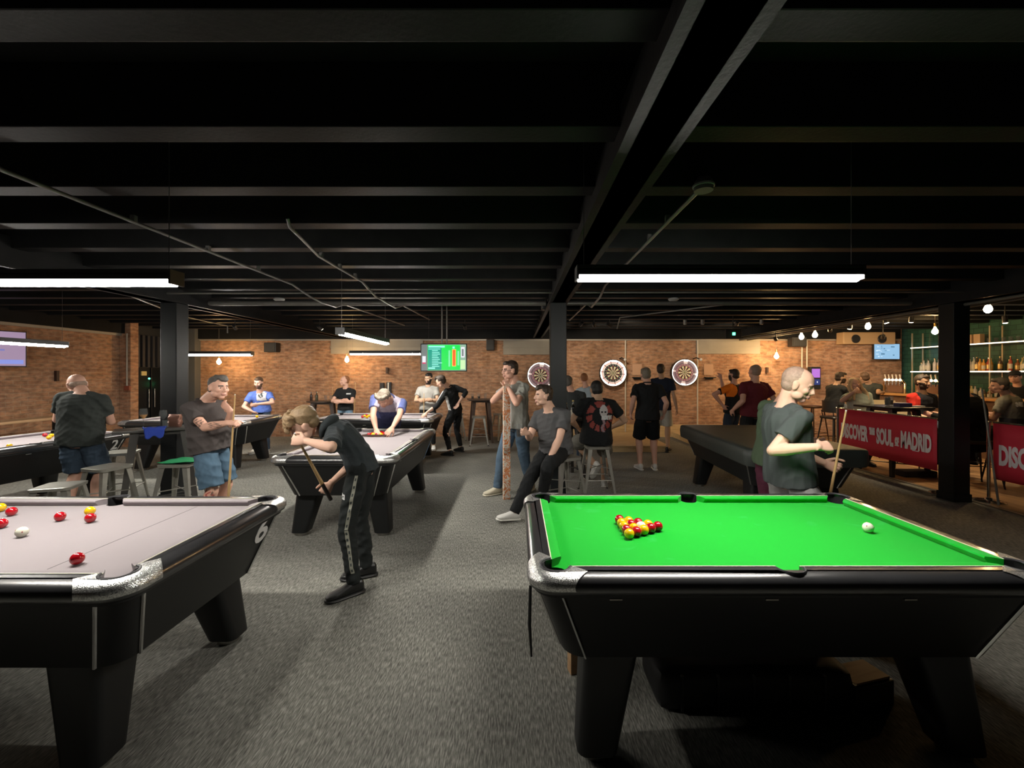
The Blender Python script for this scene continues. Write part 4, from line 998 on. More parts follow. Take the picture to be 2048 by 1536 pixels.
def standing(px, py_top, Y, H=1.75, lean=0, **kw):
    "helper: pelvis, neck, head of an upright person whose head centre column is px at distance Y"
    x = (px - VX)/FPX*Y; s = H/1.75; yaw = kw.get('yaw', 0); f = yawv(yaw)
    return dict(pel=V((x, Y, .93*s)), nek=V((x, Y, 1.475*s)) + f*(lean*.6), head=V((x, Y, 1.635*s)) + f*(.03 + lean), H=H)
def box_paint(o, fn):
    "assign material index per face from a world-space test on the face centre"
    org = o.parent.location if o.parent else o.location
    for pl in o.data.polygons:
        k = fn(pl.center + org)
        if k: pl.material_index = k
def drape(o, c, r, u, w_, h_, nx, ny, m, name, keep=None, off=.004, dist=.5):
    "printed patch laid on the surface of o: a grid sent along -normal onto the mesh"
    org = o.parent.location.copy(); c = V(c) - org; r = V(r).normalized(); u = V(u).normalized(); n = r.cross(u)
    bvh = BVHTree.FromPolygons([v.co for v in o.data.vertices], [list(p.vertices) for p in o.data.polygons])
    bm = bmesh.new(); g = {}
    for i in range(nx+1):
        for j in range(ny+1):
            a, b_ = (i/nx-.5), (j/ny-.5)
            p = c + r*a*w_ + u*b_*h_
            hit = bvh.ray_cast(p + n*dist, -n)
            if hit[0] is not None: g[i, j] = bm.verts.new(hit[0] + n*off)
    for i in range(nx):
        for j in range(ny):
            if keep and not keep((i+.5)/nx*2-1, (j+.5)/ny*2-1): continue
            q = [g.get(t) for t in ((i, j), (i+1, j), (i+1, j+1), (i, j+1))]
            if all(q) and max((a.co-b.co).length for a in q for b in q) < .12: bm.faces.new(q)
    for v in [v for v in bm.verts if not v.link_faces]: bm.verts.remove(v)
    me = bpy.data.meshes.new(name); bm.to_mesh(me); bm.free(); me.materials.append(m); me.polygons.foreach_set('use_smooth', [True]*len(me.polygons))
    q = bpy.data.objects.new(name, me); COL.objects.link(q); q.parent = o; return q
def drape_text(o, s_, size, c, r, u, m, name='lettering', narrow=.8, off=.004, dist=.5, bold=.01):
    org = o.parent.location.copy(); t = text_mesh(s_, size, m, name, o, Matrix(), narrow, bold, 0); c = V(c) - org; r = V(r).normalized(); u = V(u).normalized(); n = r.cross(u)
    bvh = BVHTree.FromPolygons([v.co for v in o.data.vertices], [list(p.vertices) for p in o.data.polygons])
    for v in t.data.vertices:
        p = c + r*v.co.x + u*v.co.y; h = bvh.ray_cast(p + n*dist, -n); v.co = (h[0] if h[0] is not None else p) + n*off
    return t
# ------------------------------------------------------------------ the people in the hall
def cue(a, b, lab, r0=.0055, r1=.014):
    a, b = V(a), V(b); L = (b-a).length; d = (b-a).normalized(); T = root('pool_cue', a, 0, lab, 'pool cue')
    MB().tube([V((0, 0, 0)), d*L*.72], [r0, r1*.85], 10).build('shaft', mat('cue_maple', (.55, .36, .16), .4), T, smooth=40)
    MB().tube([d*L*.72, d*L*.99], [r1*.86, r1], 10).build('butt', mat('cue_butt', (.02, .012, .01), .3), T, smooth=40)
    MB().tube([d*L*.72, d*L*.725], [r1*.93, r1*.93], 10).build('joint_ring', BRASS, T, smooth=40)
    MB().tube([-d*.008, d*.012], [r0, r0], 8).build('tip', WHITE, T, smooth=40)
    return T
DG = cloth('charcoal', (.045, .052, .049)); BLKC = cloth('black', (.017, .018, .019)); GR = cloth('grey', (.10, .095, .095)); LGR = cloth('light_grey', (.40, .39, .36))
DEN = cloth('denim', (.075, .13, .19), .3); DDEN = cloth('dark_denim', (.035, .05, .075), .3); LDEN = cloth('pale_denim', (.16, .25, .34), .3)
SHW = (mat('shoe_white', (.6, .59, .56), .5), mat('sole_white', (.65, .64, .6), .5)); SHB = (mat('shoe_black', (.012, .012, .012), .4), mat('sole_black', (.02, .02, .02), .5))
SHC = (mat('shoe_cream', (.55, .5, .38), .6), mat('sole_cream', (.6, .56, .45), .6)); SOCK = mat('sock_white', (.6, .6, .58), .8)
PRW = mat('print_white', (.62, .62, .62), .7); PRR = mat('print_red', (.28, .05, .04), .7); PRD = mat('print_dark', (.05, .06, .06), .7)

# teenager bent over with a cue
P1, I1 = person('teenage person in dark hoodie and joggers bending to sight along a cue', W(724, 934, 3.25), W(652, 857, 3.2), W(609, 849, 3.1), yaw=-90, cyaw=-98, look=(-.82, -.25, -.52), H=1.72, w=.78, skin='fair', hair=('mop', 'blond'),
    top=('hoodie', cloth('dark_hoodie', (.042, .050, .054))), bottom=('trousers', cloth('joggers', (.022, .025, .025))), shoes=SHB, sleeve=.88, mid=W(702, 868, 3.25),
    rh=W(662, 966, 3.28), rp=V((.6, .3, -.5)), lh=W(612, 882, 2.93), lp=V((1, -.5, -.1)),
    rhand=dict(d=V((-.55, -.1, -.8)), n=V((-.3, .9, .2)), s=V((-.7, -.2, .5)), curl=.8), lhand=dict(d=V((-.95, -.1, .1)), n=V((.15, .9, -.3)), s=V((0, .25, 1)), curl=.85, thumb=.5),
    rf=V((-1.20, 3.42, .085)), lf=V((-1.20, 3.14, .085)), rk=V((-1, -.1, 0)), lk=V((-1, -.25, 0)), vox=.0048,
    extra={'toe_1': V((-.9, -.35, 0)), 'toe_-1': V((-.75, -.6, 0))})
cue(W(590, 868, 2.92), W(662, 1000, 3.3), 'pool cue held down across the body of the bending teenager', .0055, .016)
for z0 in (0,):   # side tape and patch of the joggers
    Hh, Kn, An = I1['legs'][-1][:3]
    for a_, b_ in ((Hh + (Kn-Hh)*.06, Kn), (Kn, An + (Kn-An)*.22)):
        c = (a_+b_)/2 + V((.02, 0, 0)); drape(I1['trs'], c, V((1, 0, 0)), (a_-b_).normalized(), .022, (a_-b_).length, 2, 26, mat('tape_pale', (.33, .33, .27), .7), 'side_tape', off=.003)
        for q in range(7):
            cc = a_ + (b_-a_)*(q+.5)/7 + V((.02, 0, 0)); drape(I1['trs'], cc, V((1, 0, 0)), (a_-b_).normalized(), .010, .02, 2, 2, PRD, 'tape_mark', off=.005)
    drape(I1['trs'], Hh + (Kn-Hh)*.42 + V((-.055, 0, 0)), V((1, 0, 0)), V((0, 0, 1)), .045, .036, 4, 4, PRW, 'logo_patch', off=.003)
    drape(I1['trs'], Hh + (Kn-Hh)*.42 + V((-.055, 0, 0)), V((1, 0, 0)), V((0, 0, 1)), .028, .014, 4, 4, PRD, 'logo_mark', keep=lambda x, y: abs(y - .6*math.sin(3*x)) < .6, off=.005)

# heavy bald man seen from behind
P2, I2 = person('bald heavy man in dark t-shirt and blue denim shorts, back to the viewer', W(160, 875, 4.85), W(167, 785, 4.85), W(154, 770, 4.87), yaw=-8, cyaw=-12, look=(-.8, .45, -.35), H=1.74, w=1.22, belly=.06, skin='pink', hair=('bald', 'stubble'),
    top=('tee', DG), bottom=('shorts', cloth('blue_denim', (.05, .075, .11), .35)), shoes=SHW, socks=SOCK, lh=(-.17, .30, -.24), rh=(.0, .30, -.30), lp=(-.7, -.1, -1), rp=(.5, -.1, -.8), vox=.0075)

# tattooed man, side view
P3, I3 = person('tattooed man in grey polo shirt and blue shorts, hand on chin, holding a cue', W(420, 891, 4.3), W(410, 801, 4.3), W(437, 776, 4.25), yaw=85, cyaw=100, look=(.93, -.36, -.05), H=1.72, w=1.16, belly=.10, skin='pink', hair=('quiff', 'greydark'),
    top=('polo', cloth('taupe', (.068, .058, .056))), bottom=('shorts', DEN), shoes=SHW, socks=SOCK, rh=W(455, 846, 3.98), rp=V((-.3, -.1, -1)), lh=W(462, 822, 4.22), lp=V((.35, -.2, -1)),
    rhand=dict(d=V((.95, -.05, .05)), n=V((.1, .5, -.9)), s=V((0, .2, 1)), curl=.8), lhand=dict(d=V((-.75, -.05, .65)), n=V((-.3, .8, .5)), curl=.35), vox=.006)
cue(W(470, 790, 3.98), W(451, 1086, 4.02), 'pool cue standing upright in the hand of the tattooed man')
def tattoo(P_, c, r_, w_, h_, m, ph=0):
    org = P_.location; bv = BVHTree.FromPolygons([v.co for v in P_.data.vertices], [list(p.vertices) for p in P_.data.polygons])
    u = V((0, 0, 1)); n = r_.cross(u); bm = bmesh.new(); g = {}; nx = 18; ny = 18
    for i in range(nx+1):
        for j in range(ny+1):
            p = c - org + r_*(i/nx-.5)*w_ + u*(j/ny-.5)*h_; h = bv.ray_cast(p + n*.3, -n)
            if h[0] is not None: g[i, j] = bm.verts.new(h[0] + n*.0012)
    for i in range(nx):
        for j in range(ny):
            x, y = (i+.5)/nx*2-1, (j+.5)/ny*2-1
            if math.sin(6*x + 3*math.sin(5*y+ph) + ph) > .1 and x*x+y*y < 1:
                q = [g.get(t) for t in ((i, j), (i+1, j), (i+1, j+1), (i, j+1))]
                if all(q) and max((a.co-b.co).length for a in q for b in q) < .022: bm.faces.new(q)
    for v in [v for v in bm.verts if not v.link_faces]: bm.verts.remove(v)
    me = bpy.data.meshes.new('tattoo'); bm.to_mesh(me); bm.free(); me.materials.append(m); o = bpy.data.objects.new('tattoo', me); COL.objects.link(o); o.parent = P_
INK = mat('tattoo_ink', (.22, .13, .10), .6); INKR = mat('tattoo_red', (.42, .10, .08), .6)
a_ = I3['arms'][1]; l_ = I3['legs'][1]
tattoo(P3, a_[0]*.25 + a_[1]*.75, V((1, 0, 0)), .09, .09, INK, 1); tattoo(P3, a_[1]*.45 + a_[2]*.55, V((1, 0, 0)), .15, .05, INK, 2)
tattoo(P3, l_[1]*.86 + l_[2]*.14, V((1, 0, 0)), .1, .13, INKR, 0); tattoo(P3, l_[1]*.85 + l_[2]*.15 + V((.06, 0, 0)), V((1, 0, 0)), .06, .16, INK, 2)

# man in blue t-shirt
P4, I4 = person('man in bright blue t-shirt with white print, resting on the far table', W(523, 818, 8.7), W(520, 783, 8.6), W(517, 766, 8.5), yaw=178, cyaw=170, look=(.15, -1, -.25), H=1.68, w=1.05, skin='pink', hair=('short', 'brown'), beard=('brown',),
    top=('tee', cloth('royal_blue', (.10, .17, .52))), bottom=('jeans', DDEN), shoes=SHW, rh=W(503, 822, 8.35), lh=W(517, 808, 8.3), rp=V((-1, 0, -.3)), lp=V((1, 0, -.4)), vox=.011)
drape(I4['shirt'], W(514, 792, 8.4), V((1, 0, 0)), V((0, 0, 1)), .16, .2, 10, 10, PRW, 'print_square', off=.006)
drape(I4['shirt'], W(514, 791, 8.4), V((1, 0, 0)), V((0, 0, 1)), .09, .11, 8, 8, PRD, 'print_motif', keep=lambda x, y: x*x+y*y < .8 and math.sin(6*x+4*y) > -.5, off=.010)

# man with folded arms
P5, I5 = person('man in black t-shirt and pale jeans with folded arms by the brick wall', W(691, 815.5, 9.3), W(692, 776, 9.3), W(689, 762, 9.27), yaw=185, cyaw=185, look=(-.75, -.65, -.02), H=1.65, w=.98, skin='pink', hair=('buzz', 'ginger'),
    top=('tee', BLKC), bottom=('jeans', LDEN), shoes=SHW, rh=(-.02, .24, -.27), lh=(.02, .25, -.31), rp=(1.0, .1, -.5), lp=(-1.0, .1, -.5), rhand=dict(d=V((.95, -.1, .1)), n=V((0, 1, 0)), curl=.3), lhand=dict(d=V((-.95, -.1, .1)), n=V((0, 1, 0)), curl=.3), vox=.011)
drape(I5['shirt'], W(694, 788, 9.1), V((1, 0, 0)), V((0, 0, 1)), .10, .03, 6, 3, PRW, 'chest_print', off=.006)

# man racking the balls
P6, I6 = person('grey haired man in blue and lilac polo leaning over the table to rack balls', W(774, 843, 6.5), W(778, 797, 5.98), W(768, 797, 5.72), yaw=182, cyaw=184, look=(-.22, -.62, -.72), H=1.76, w=1.15, belly=.03, skin='pink', hair=('wavy', 'grey'),
    top=('polo', [cloth('navy_slate', (.06, .07, .16)), cloth('lilac', (.42, .38, .46)), cloth('sleeve_blue', (.13, .16, .38))]), bottom=('jeans', DDEN), shoes=SHB,
    rh=W(752, 858, 5.62), lh=W(784, 858, 5.56), rp=V((-1, .2, .0)), lp=V((1, .2, 0)), rhand=dict(d=V((.35, -.45, -.55)), n=V((.5, 0, -.8)), curl=.3, spread=.12), lhand=dict(d=V((-.4, -.45, -.55)), n=V((-.5, 0, -.8)), curl=.25, spread=.14), vox=.008)
zc_ = CAMH - (826-VY)/FPX*5.9
box_paint(I6['shirt'], lambda c: (2 if abs(c.x - (776-VX)/FPX*5.95) > .155 and c.z > zc_-.1 else (1 if c.z > zc_ else 0)))

# bearded man
P7, I7 = person('bearded man in pale grey shirt holding a cue under the green screen', W(856, 814.6, 9.1), W(856, 772, 9.1), W(857, 757, 9.05), yaw=178, cyaw=178, look=(-.3, -1, -.25), H=1.68, w=1.06, skin='tan', hair=('short', 'black'), beard=('black',),
    top=('tee', LGR), bottom=('slim', BLKC), shoes=SHW, rh=(.0, .26, -.28), lh=(.0, .27, -.30), rp=(1, 0, -.6), lp=(-1, 0, -.6), vox=.011)
cue(W(848, 786, 8.8), W(847, 900, 8.85), 'pale pool cue held upright by the bearded man')

# tracksuit man
P8, I8 = person('man in black tracksuit with white panels leaning left on the far table', W(911, 820, 8.55), W(897, 774, 8.42), W(882, 763, 8.3), yaw=-62, cyaw=-58, look=(-.9, .25, -.4), H=1.74, w=.95, skin='fair', hair=('quiff', 'dark'),
    top=('track', [BLKC, cloth('white_panel', (.55, .55, .54))]), bottom=('slim', BLKC), shoes=SHB, sleeve=1.3, lh=W(853, 826, 8.0), lp=V((-.4, -.5, -.6)), rh=W(917, 806, 8.4), rp=V((.6, -.2, .1)),
    lf=V(((901-VX)/FPX*8.5, 8.42, .085)), rf=V(((921-VX)/FPX*8.8, 8.85, .085)), vox=.0105)
a8 = I8['arms'][-1]
def _t8(c):
    d = (a8[1]-a8[0]); t = (c-a8[0]).dot(d)/d.dot(d); q = c-(a8[0]+d*t)
    if -.1 < t < .95 and q.length < .09 and c.x < a8[0].x + .0 - .03 + t*d.x: return 1
    px = c.x/c.y*FPX+VX; py = VY-(c.z-CAMH)/c.y*FPX
    return 1 if (abs(px - (893 + (py-795)*.25)) < 2.6 and 792 < py < 826 and c.y < 8.5) else 0
box_paint(I8['shirt'], _t8)

# man resting his chin on a long patterned box
P9, I9 = person('tall man in pale shirt and jeans resting his chin on an upright patterned box', W(1034, 846, 5.72), W(1031, 764, 5.72), W(1020, 741, 5.66), yaw=-128, cyaw=-125, look=(-.9, -.42, -.08), H=1.85, w=1.02, skin='pink', hair=('short', 'dark'),
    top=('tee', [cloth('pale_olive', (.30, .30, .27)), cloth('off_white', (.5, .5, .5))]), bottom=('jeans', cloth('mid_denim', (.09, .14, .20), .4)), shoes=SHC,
    rh=W(1009, 776, 5.56), lh=W(1017, 776, 5.52), rp=V((-.75, -.1, -.7)), lp=V((.65, -.6, -.7)), rhand=dict(d=V((.1, -.1, .9)), n=V((.7, .5, 0)), curl=.7), lhand=dict(d=V((-.25, .1, .9)), n=V((-.5, .7, 0)), curl=.7),
    rf=V(((995-VX)/FPX*5.75, 5.75, .085)), lf=V(((1062-VX)/FPX*5.85, 5.88, .085)), extra={'toe_1': V((-.8, -.45, 0)), 'toe_-1': V((-.5, -.8, 0))}, vox=.0062)
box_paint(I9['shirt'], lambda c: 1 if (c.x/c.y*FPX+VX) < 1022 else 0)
b = MB()
for dx, r_ in ((-.052, .008),): 
    h0, q = I9['hp'], I9['origin']
    for sx in (-1, 1): b.tube([tuple(h0(sx*.031 + .019*math.cos(t), .088, .006 + .015*math.sin(t)) - q) for t in [2*math.pi*i/12 for i in range(13)]], .0022, 6)
    b.tube([tuple(h0(-.012, .09, .008)-q), tuple(h0(.012, .09, .008)-q)], .0022, 6)
    for sx in (-1, 1): b.tube([tuple(h0(sx*.05, .086, .01)-q), tuple(h0(sx*.08, .01, .008)-q)], .0022, 6)
b.build('glasses', BLK, P9)

# seated man in grey t-shirt with drink
P10, I10 = person('man in grey t-shirt perched on a stool with a dark drink, one leg stretched out', W(1112, 897, 5.0), W(1100, 818, 4.96), W(1087, 792, 4.92), yaw=-140, cyaw=-142, look=(-.98, -.18, -.02), H=1.76, w=1.18, belly=.045, skin='fair', hair=('quiff', 'dark'),
    top=('tee', cloth('slate_grey', (.085, .085, .088))), bottom=('trousers', cloth('black_trousers', (.014, .015, .016))), shoes=SHW, mid=W(1112, 862, 5.02),
    rh=W(1056, 866, 4.74), rp=V((-.3, .3, -1)), lh=W(1098, 920, 4.62), lp=V((1, .2, -.2)), rhand=dict(d=V((-.75, -.4, .2)), n=V((.2, -.8, 0)), s=V((0, 0, 1)), curl=.55, thumb=.6), lhand=dict(d=V((-.35, -.4, -.8)), n=V((-.5, .6, -.3)), curl=.25, spread=.1),
    rf=W(1028, 1025, 4.72), lf=W(1086, 982, 4.82), rk=V((-.5, -.9, .6)), lk=V((-.2, -1, .5)), extra={'toe_1': V((-.9, -.4, 0)), 'toe_-1': V((-.35, -.9, 0)), 'tilt_1': .12}, vox=.0055)
# small swoosh mark on the outstretched shoe
An = I10['legs'][1][2]
b = MB(); c_ = An + V((-.045, -.052, -.028)) - I10['origin']
sw_ = [(-.04, .006), (-.025, -.006), (-.008, -.010), (.012, -.004), (.045, .018), (.012, .004), (-.006, -.002), (-.022, 0)]
fx = V((.9, -.4+.8, 0)).normalized(); fx = V((.93, .37, 0)); nn_ = V((.37, -.93, 0))
b.loft([[c_ + fx*x + V((0, 0, z)) + nn_*k_ for x, z in sw_] for k_ in (-.006, .004)]); b.build('shoe_mark', BLK, P10)
# glass in his hand
g_ = I10['arms'][1][2] + V((-.095, -.055, .02))
GLASS = mat('clear_glass', (.22, .24, .24), .05, spec=.9); GLASS.node_tree.nodes['Principled BSDF'].inputs['Alpha'].default_value = .12
def tumbler(p, h=.14, r=.038, liquid=None, lab='', fill=.6, name='drinking_glass', group=None, foam=False):
    o = root(name, p, 0, lab, 'glass', group)
    MB().lathe([(r*.78, 0), (r*.8, .004), (r, h), (r*.93, h), (r*.72, .01), (.001, .008)], (0, 0, 0), 18).build('glass_wall', GLASS, o, smooth=50)
    if liquid: MB().lathe([(r*.70, .012), (r*(.70+.2*fill), h*fill), (.001, h*fill)], (0, 0, 0), 18).build('drink', liquid, o, smooth=50)
    if foam: MB().lathe([(r*.88, h*fill), (r*.9, h*(fill+.1)), (.001, h*(fill+.1))], (0, 0, 0), 18).build('foam', mat('foam', (.75, .68, .5), .7), o, smooth=50)
    return o
COLA = mat('cola', (.02, .008, .005), .1); BEER = mat('beer', (.45, .2, .03), .15); LAGER = mat('amber_wine', (.75, .38, .12), .15)
tumbler(g_ - V((0, 0, .06)), .145, .037, COLA, 'glass half full of dark drink in the hand of the seated man', .62)

# black t-shirt man seen from behind on a stool
P11, I11 = person('dark haired man in black printed t-shirt sitting on a metal stool, seen from behind', W(1192, 876, 5.86), W(1196, 797, 5.86), W(1193, 780, 5.9), yaw=2, cyaw=-4, look=(-.05, 1, -.1), H=1.78, w=1.24, skin='tan', hair=('short', 'black'),
    top=('tee', BLKC), bottom=('shorts', cloth('khaki_grey', (.17, .165, .145))), shoes=SHW, lf=W(1190, 930, 6.02), rf=W(1208, 962, 6.2), lk=V((-.5, 1, .2)), rk=V((.3, 1, .3)), lh=(-.22, .28, -.42), rh=(.26, .24, -.42), lp=(-.9, -.2, -.6), rp=(1, -.3, -.5),
    extra={'tilt_-1': -.9}, vox=.0075)
cc = W(1205, 830, 5.7)
drape(I11['shirt'], cc + V((-.03, 0, -.02)), V((1, 0, 0)), V((0, 0, 1)), .36, .40, 34, 34, PRR, 'print_ring', keep=lambda x, y: .35 < x*x+y*y < 1 and math.sin(9*math.atan2(y, x)+4*x) > -.7, off=.005)
drape(I11['shirt'], cc + V((.015, 0, .05)), V((1, 0, 0)), V((0, 0, 1)), .11, .17, 12, 16, mat('print_pale', (.5, .46, .46), .7), 'print_figure', keep=lambda x, y: x*x+y*y < .95 and not (abs(y+.1) < .16 and .15 < abs(x) < .6), off=.008)
drape(I11['shirt'], cc + V((.01, 0, -.14)), V((1, 0, 0)), V((0, 0, 1)), .07, .18, 8, 14, mat('print_mauve', (.32, .2, .22), .7), 'print_figure', keep=lambda x, y: abs(x-.4*math.sin(4*y)) < .5, off=.007)
drape_text(I11['shirt'], 'ROTTE', .055, cc + V((.06, 0, -.055)), V((1, 0, 0)), V((0, 0, 1)), PRW, 'print_lettering', .8, .009)

# polo man from behind
P12, I12 = person('man in black polo and long black shorts standing with his back turned', W(1295, 830, 7.2), W(1295, 767, 7.2), W(1291, 750, 7.22), yaw=2, cyaw=5, look=(-.15, 1, -.05), H=1.76, w=1.14, skin='pink', hair=('short', 'grey'),
    top=('polo', BLKC), bottom=('shorts', cloth('black_shorts', (.008, .009, .010))), shoes=SHW, lh=(-.27, .02, -.50), rh=(.28, .04, -.50), vox=.009)
# navy man
P13, I13 = person('man in navy shirt and pale shorts behind the back-turned man at the dartboards', W(1323, 812, 8.85), W(1324, 756, 8.85), W(1322, 740, 8.85), yaw=25, cyaw=30, look=(.5, 1, 0), H=1.78, w=1.05, skin='tan', hair=('short', 'dark'),
    top=('tee', cloth('navy', (.018, .024, .042))), bottom=('shorts', cloth('cream', (.5, .47, .4))), shoes=SHB, vox=.012)
P14, I14 = person('man in pale blue shirt near the dartboards, seen from behind', W(1176, 814, 9.2), W(1172, 774, 9.2), W(1169, 757, 9.2), yaw=15, cyaw=18, look=(.35, 1, -.05), H=1.68, w=1.08, skin='pink', hair=('buzz', 'ginger'),
    top=('tee', cloth('pale_blue', (.38, .46, .52))), bottom=('jeans', DDEN), shoes=SHB, vox=.012)
P15, I15 = person('grey haired man in dark jacket half hidden behind the middle column', W(1146, 834, 7.3), W(1144, 783, 7.3), W(1137, 765, 7.3), yaw=25, cyaw=25, look=(.4, 1, -.15), H=1.66, w=1.1, skin='pink', hair=('short', 'greydark'),
    top=('coat', cloth('dark_olive', (.05, .055, .055))), bottom=('jeans', DDEN), shoes=SHB, vox=.012)
P16, I16 = person('darts player in black shirt with an orange shoulder, arm raised to throw', W(1466, 820, 8.2), W(1467, 768, 8.2), W(1467, 751, 8.22), yaw=-35, cyaw=-30, look=(-.6, 1, 0), H=1.74, w=1.1, skin='pink', hair=('short', 'dark'), beard=('dark',),
    top=('tee', [BLKC, cloth('bright_orange', (.85, .22, .02))]), bottom=('jeans', DDEN), shoes=SHB, lh=W(1445, 810, 8.1), lp=V((-1, 0, -.4)), rh=W(1442, 757, 8.45), rp=V((-.3, .6, -.8)), vox=.012)
s16 = I16['SH'][-1]; box_paint(I16['shirt'], lambda c: 1 if (c - (s16 + V((0, -.03, -.03)))).length < .155 and c.y < s16.y + .04 and c.z > s16.z - .16 else 0)
P17, I17 = person('broad man in maroon shirt with shaved head, seen from behind', W(1507, 824, 7.4), W(1509, 764, 7.4), W(1509, 744, 7.42), yaw=-5, cyaw=-5, look=(-.2, 1, 0), H=1.82, w=1.22, skin='pink', hair=('buzz', 'stubble'),
    top=('tee', cloth('maroon', (.13, .022, .03))), bottom=('jeans', BLKC), shoes=SHB, lh=(-.33, .06, -.46), rh=(.3, .08, -.48), vox=.0095)

# man in dark t-shirt behind the green table
P18, I18 = person('man in dark grey t-shirt standing behind the green table, handling a cue', W(1578, 946, 3.14), W(1572, 808, 3.12), W(1596, 770, 3.06), yaw=82, cyaw=92, look=(.74, -.56, -.38), H=1.76, w=1.06, belly=.02, skin='fair', hair=('buzz', 'stubble'),
    top=('tee', cloth('dark_slate', (.060, .072, .070))), bottom=('shorts', cloth('pale_grey', (.33, .33, .32))), shoes=SHW, rh=W(1636, 894, 2.8), rp=V((-.6, -.1, -1)), lh=W(1647, 925, 3.2), lp=V((-.2, .3, -1)),
    rhand=dict(d=V((.95, .15, .05)), n=V((.1, .7, -.6)), s=V((0, .3, 1)), curl=.6, thumb=.5), lhand=dict(d=V((.85, -.2, -.35)), n=V((.1, -.9, 0)), s=V((.3, 0, 1)), curl=.8), vox=.0048)
cue(W(1692, 822, 3.0), W(1632, 1140, 3.12), 'pool cue held at a slant by the man behind the green table', .006, .014)
P19, I19 = person('person in green t-shirt and maroon trousers mostly hidden behind the dark t-shirt man', W(1546, 915, 3.75), W(1562, 806, 3.7), W(1583, 768, 3.7), yaw=80, cyaw=80, look=(.3, 1, -.1), H=1.66, w=1.08, skin='pink', hair=('short', 'brown'),
    top=('tee', cloth('moss_green', (.07, .10, .06))), bottom=('trousers', cloth('plum', (.085, .022, .04))), shoes=SHB, vox=.0085, rh=(.1, .3, -.35), lh=(-.1, .3, -.35))

# bar side
P20, I20 = person('blonde woman in pale sage top holding a hand under her chin', W(1718, 838, 7.6), W(1716, 784, 7.6), W(1709, 768, 7.55), yaw=186, cyaw=190, look=(-.12, -1, 0), H=1.66, w=1.12, skin='pink', hair=('long', 'fairblond'), female=True,
    top=('tee', cloth('sage', (.36, .40, .33))), bottom=('jeans', DDEN), shoes=SHB, rh=W(1708, 784, 7.3), rp=V((-1, -.2, -.6)), rhand=dict(d=V((.8, 0, .5)), n=V((0, 1, 0)), curl=.4), vox=.009)
P21, I21 = person('man in black t-shirt and glasses sitting on a high chair by the brick wall', W(1668, 806, 8.8), W(1674, 770, 8.8), W(1682, 756, 8.75), yaw=85, cyaw=85, look=(.9, -.3, -.1), H=1.72, w=1.1, skin='tan', hair=('short', 'dark'), beard=('dark',),
    top=('tee', BLKC), bottom=('jeans', cloth('grey_jeans', (.08, .09, .1))), shoes=SHB, rf=(.1, .42, .35), lf=(-.1, .42, .35), rh=(.0, .42, -.30), lh=(-.1, .42, -.28), vox=.012)
P22, I22 = person('man in dark t-shirt reaching towards the bar behind the blonde woman', W(1742, 816, 9.3), W(1739, 767, 9.3), W(1730, 755, 9.3), yaw=60, cyaw=60, look=(.3, .9, 0), H=1.68, w=1.05, skin='tan', hair=('short', 'brown'),
    top=('tee', DG), bottom=('jeans', DDEN), shoes=SHB, rh=W(1766, 784, 9.1), vox=.012)
P23, I23 = person('man in black top with red shoulders sitting behind the high table by the bar', W(1843, 840, 7.5), W(1844, 786, 7.5), W(1845, 764, 7.45), yaw=176, cyaw=176, look=(.25, -1, -.12), H=1.84, w=1.14, skin='tan', hair=('short', 'dark'), beard=('dark',),
    top=('tee', [cloth('navy_black', (.014, .014, .018)), cloth('bright_red', (.5, .03, .02))]), bottom=('jeans', DDEN), shoes=SHB, rf=(.1, .35, .3), lf=(-.1, .35, .3), rh=(.12, .3, -.42), lh=(-.12, .3, -.42), vox=.009)
s23 = I23['SH'][1]; box_paint(I23['shirt'], lambda c: 1 if (c - s23).length < .19 and c.x < s23.x + .06 else 0)
P24, I24 = person('person in black jacket seated behind the right column, only back and side showing', W(1946, 880, 6.3), W(1931, 792, 6.3), W(1912, 772, 6.3), yaw=-20, cyaw=-25, look=(-.5, 1, -.2), H=1.74, w=1.35, skin='pink', hair=('short', 'dark'),
    top=('coat', cloth('jet_black', (.006, .007, .008))), bottom=('jeans', BLKC), shoes=SHB, rf=(.1, .4, .3), lf=(-.1, .4, .3), rh=(.15, .35, -.3), lh=(-.1, .35, -.3), vox=.010)
P25, I25 = person('grey haired man in olive t-shirt seated with his back to the second banner', W(2022, 862, 6.3), W(2016, 790, 6.3), W(1998, 772, 6.3), yaw=-28, cyaw=-28, look=(-.85, .5, -.1), H=1.72, w=1.15, skin='pink', hair=('short', 'greydark'),
    top=('tee', cloth('olive_grey', (.20, .19, .15))), bottom=('jeans', BLKC), shoes=SHB, rf=(.1, .4, .3), lf=(-.1, .4, .3), rh=(.15, .35, -.3), lh=(-.1, .35, -.3), vox=.009)
drape_text(I25['shirt'], '8 RE', .07, W(2036, 812, 6.15), V((1, .1, 0)), V((0, 0, 1)), PRW, 'back_print', .8, .008)
P26, I26 = person('bartender in dark cap and black top at the back shelves', W(2034, 828, 8.15), W(2036, 772, 8.15), W(2030, 755, 8.15), yaw=-120, cyaw=-120, look=(-.9, -.4, -.1), H=1.76, w=1.05, skin='pink', hair=('cap', 'dark'),
    top=('tee', BLKC), bottom=('jeans', BLKC), shoes=SHB, vox=.012)
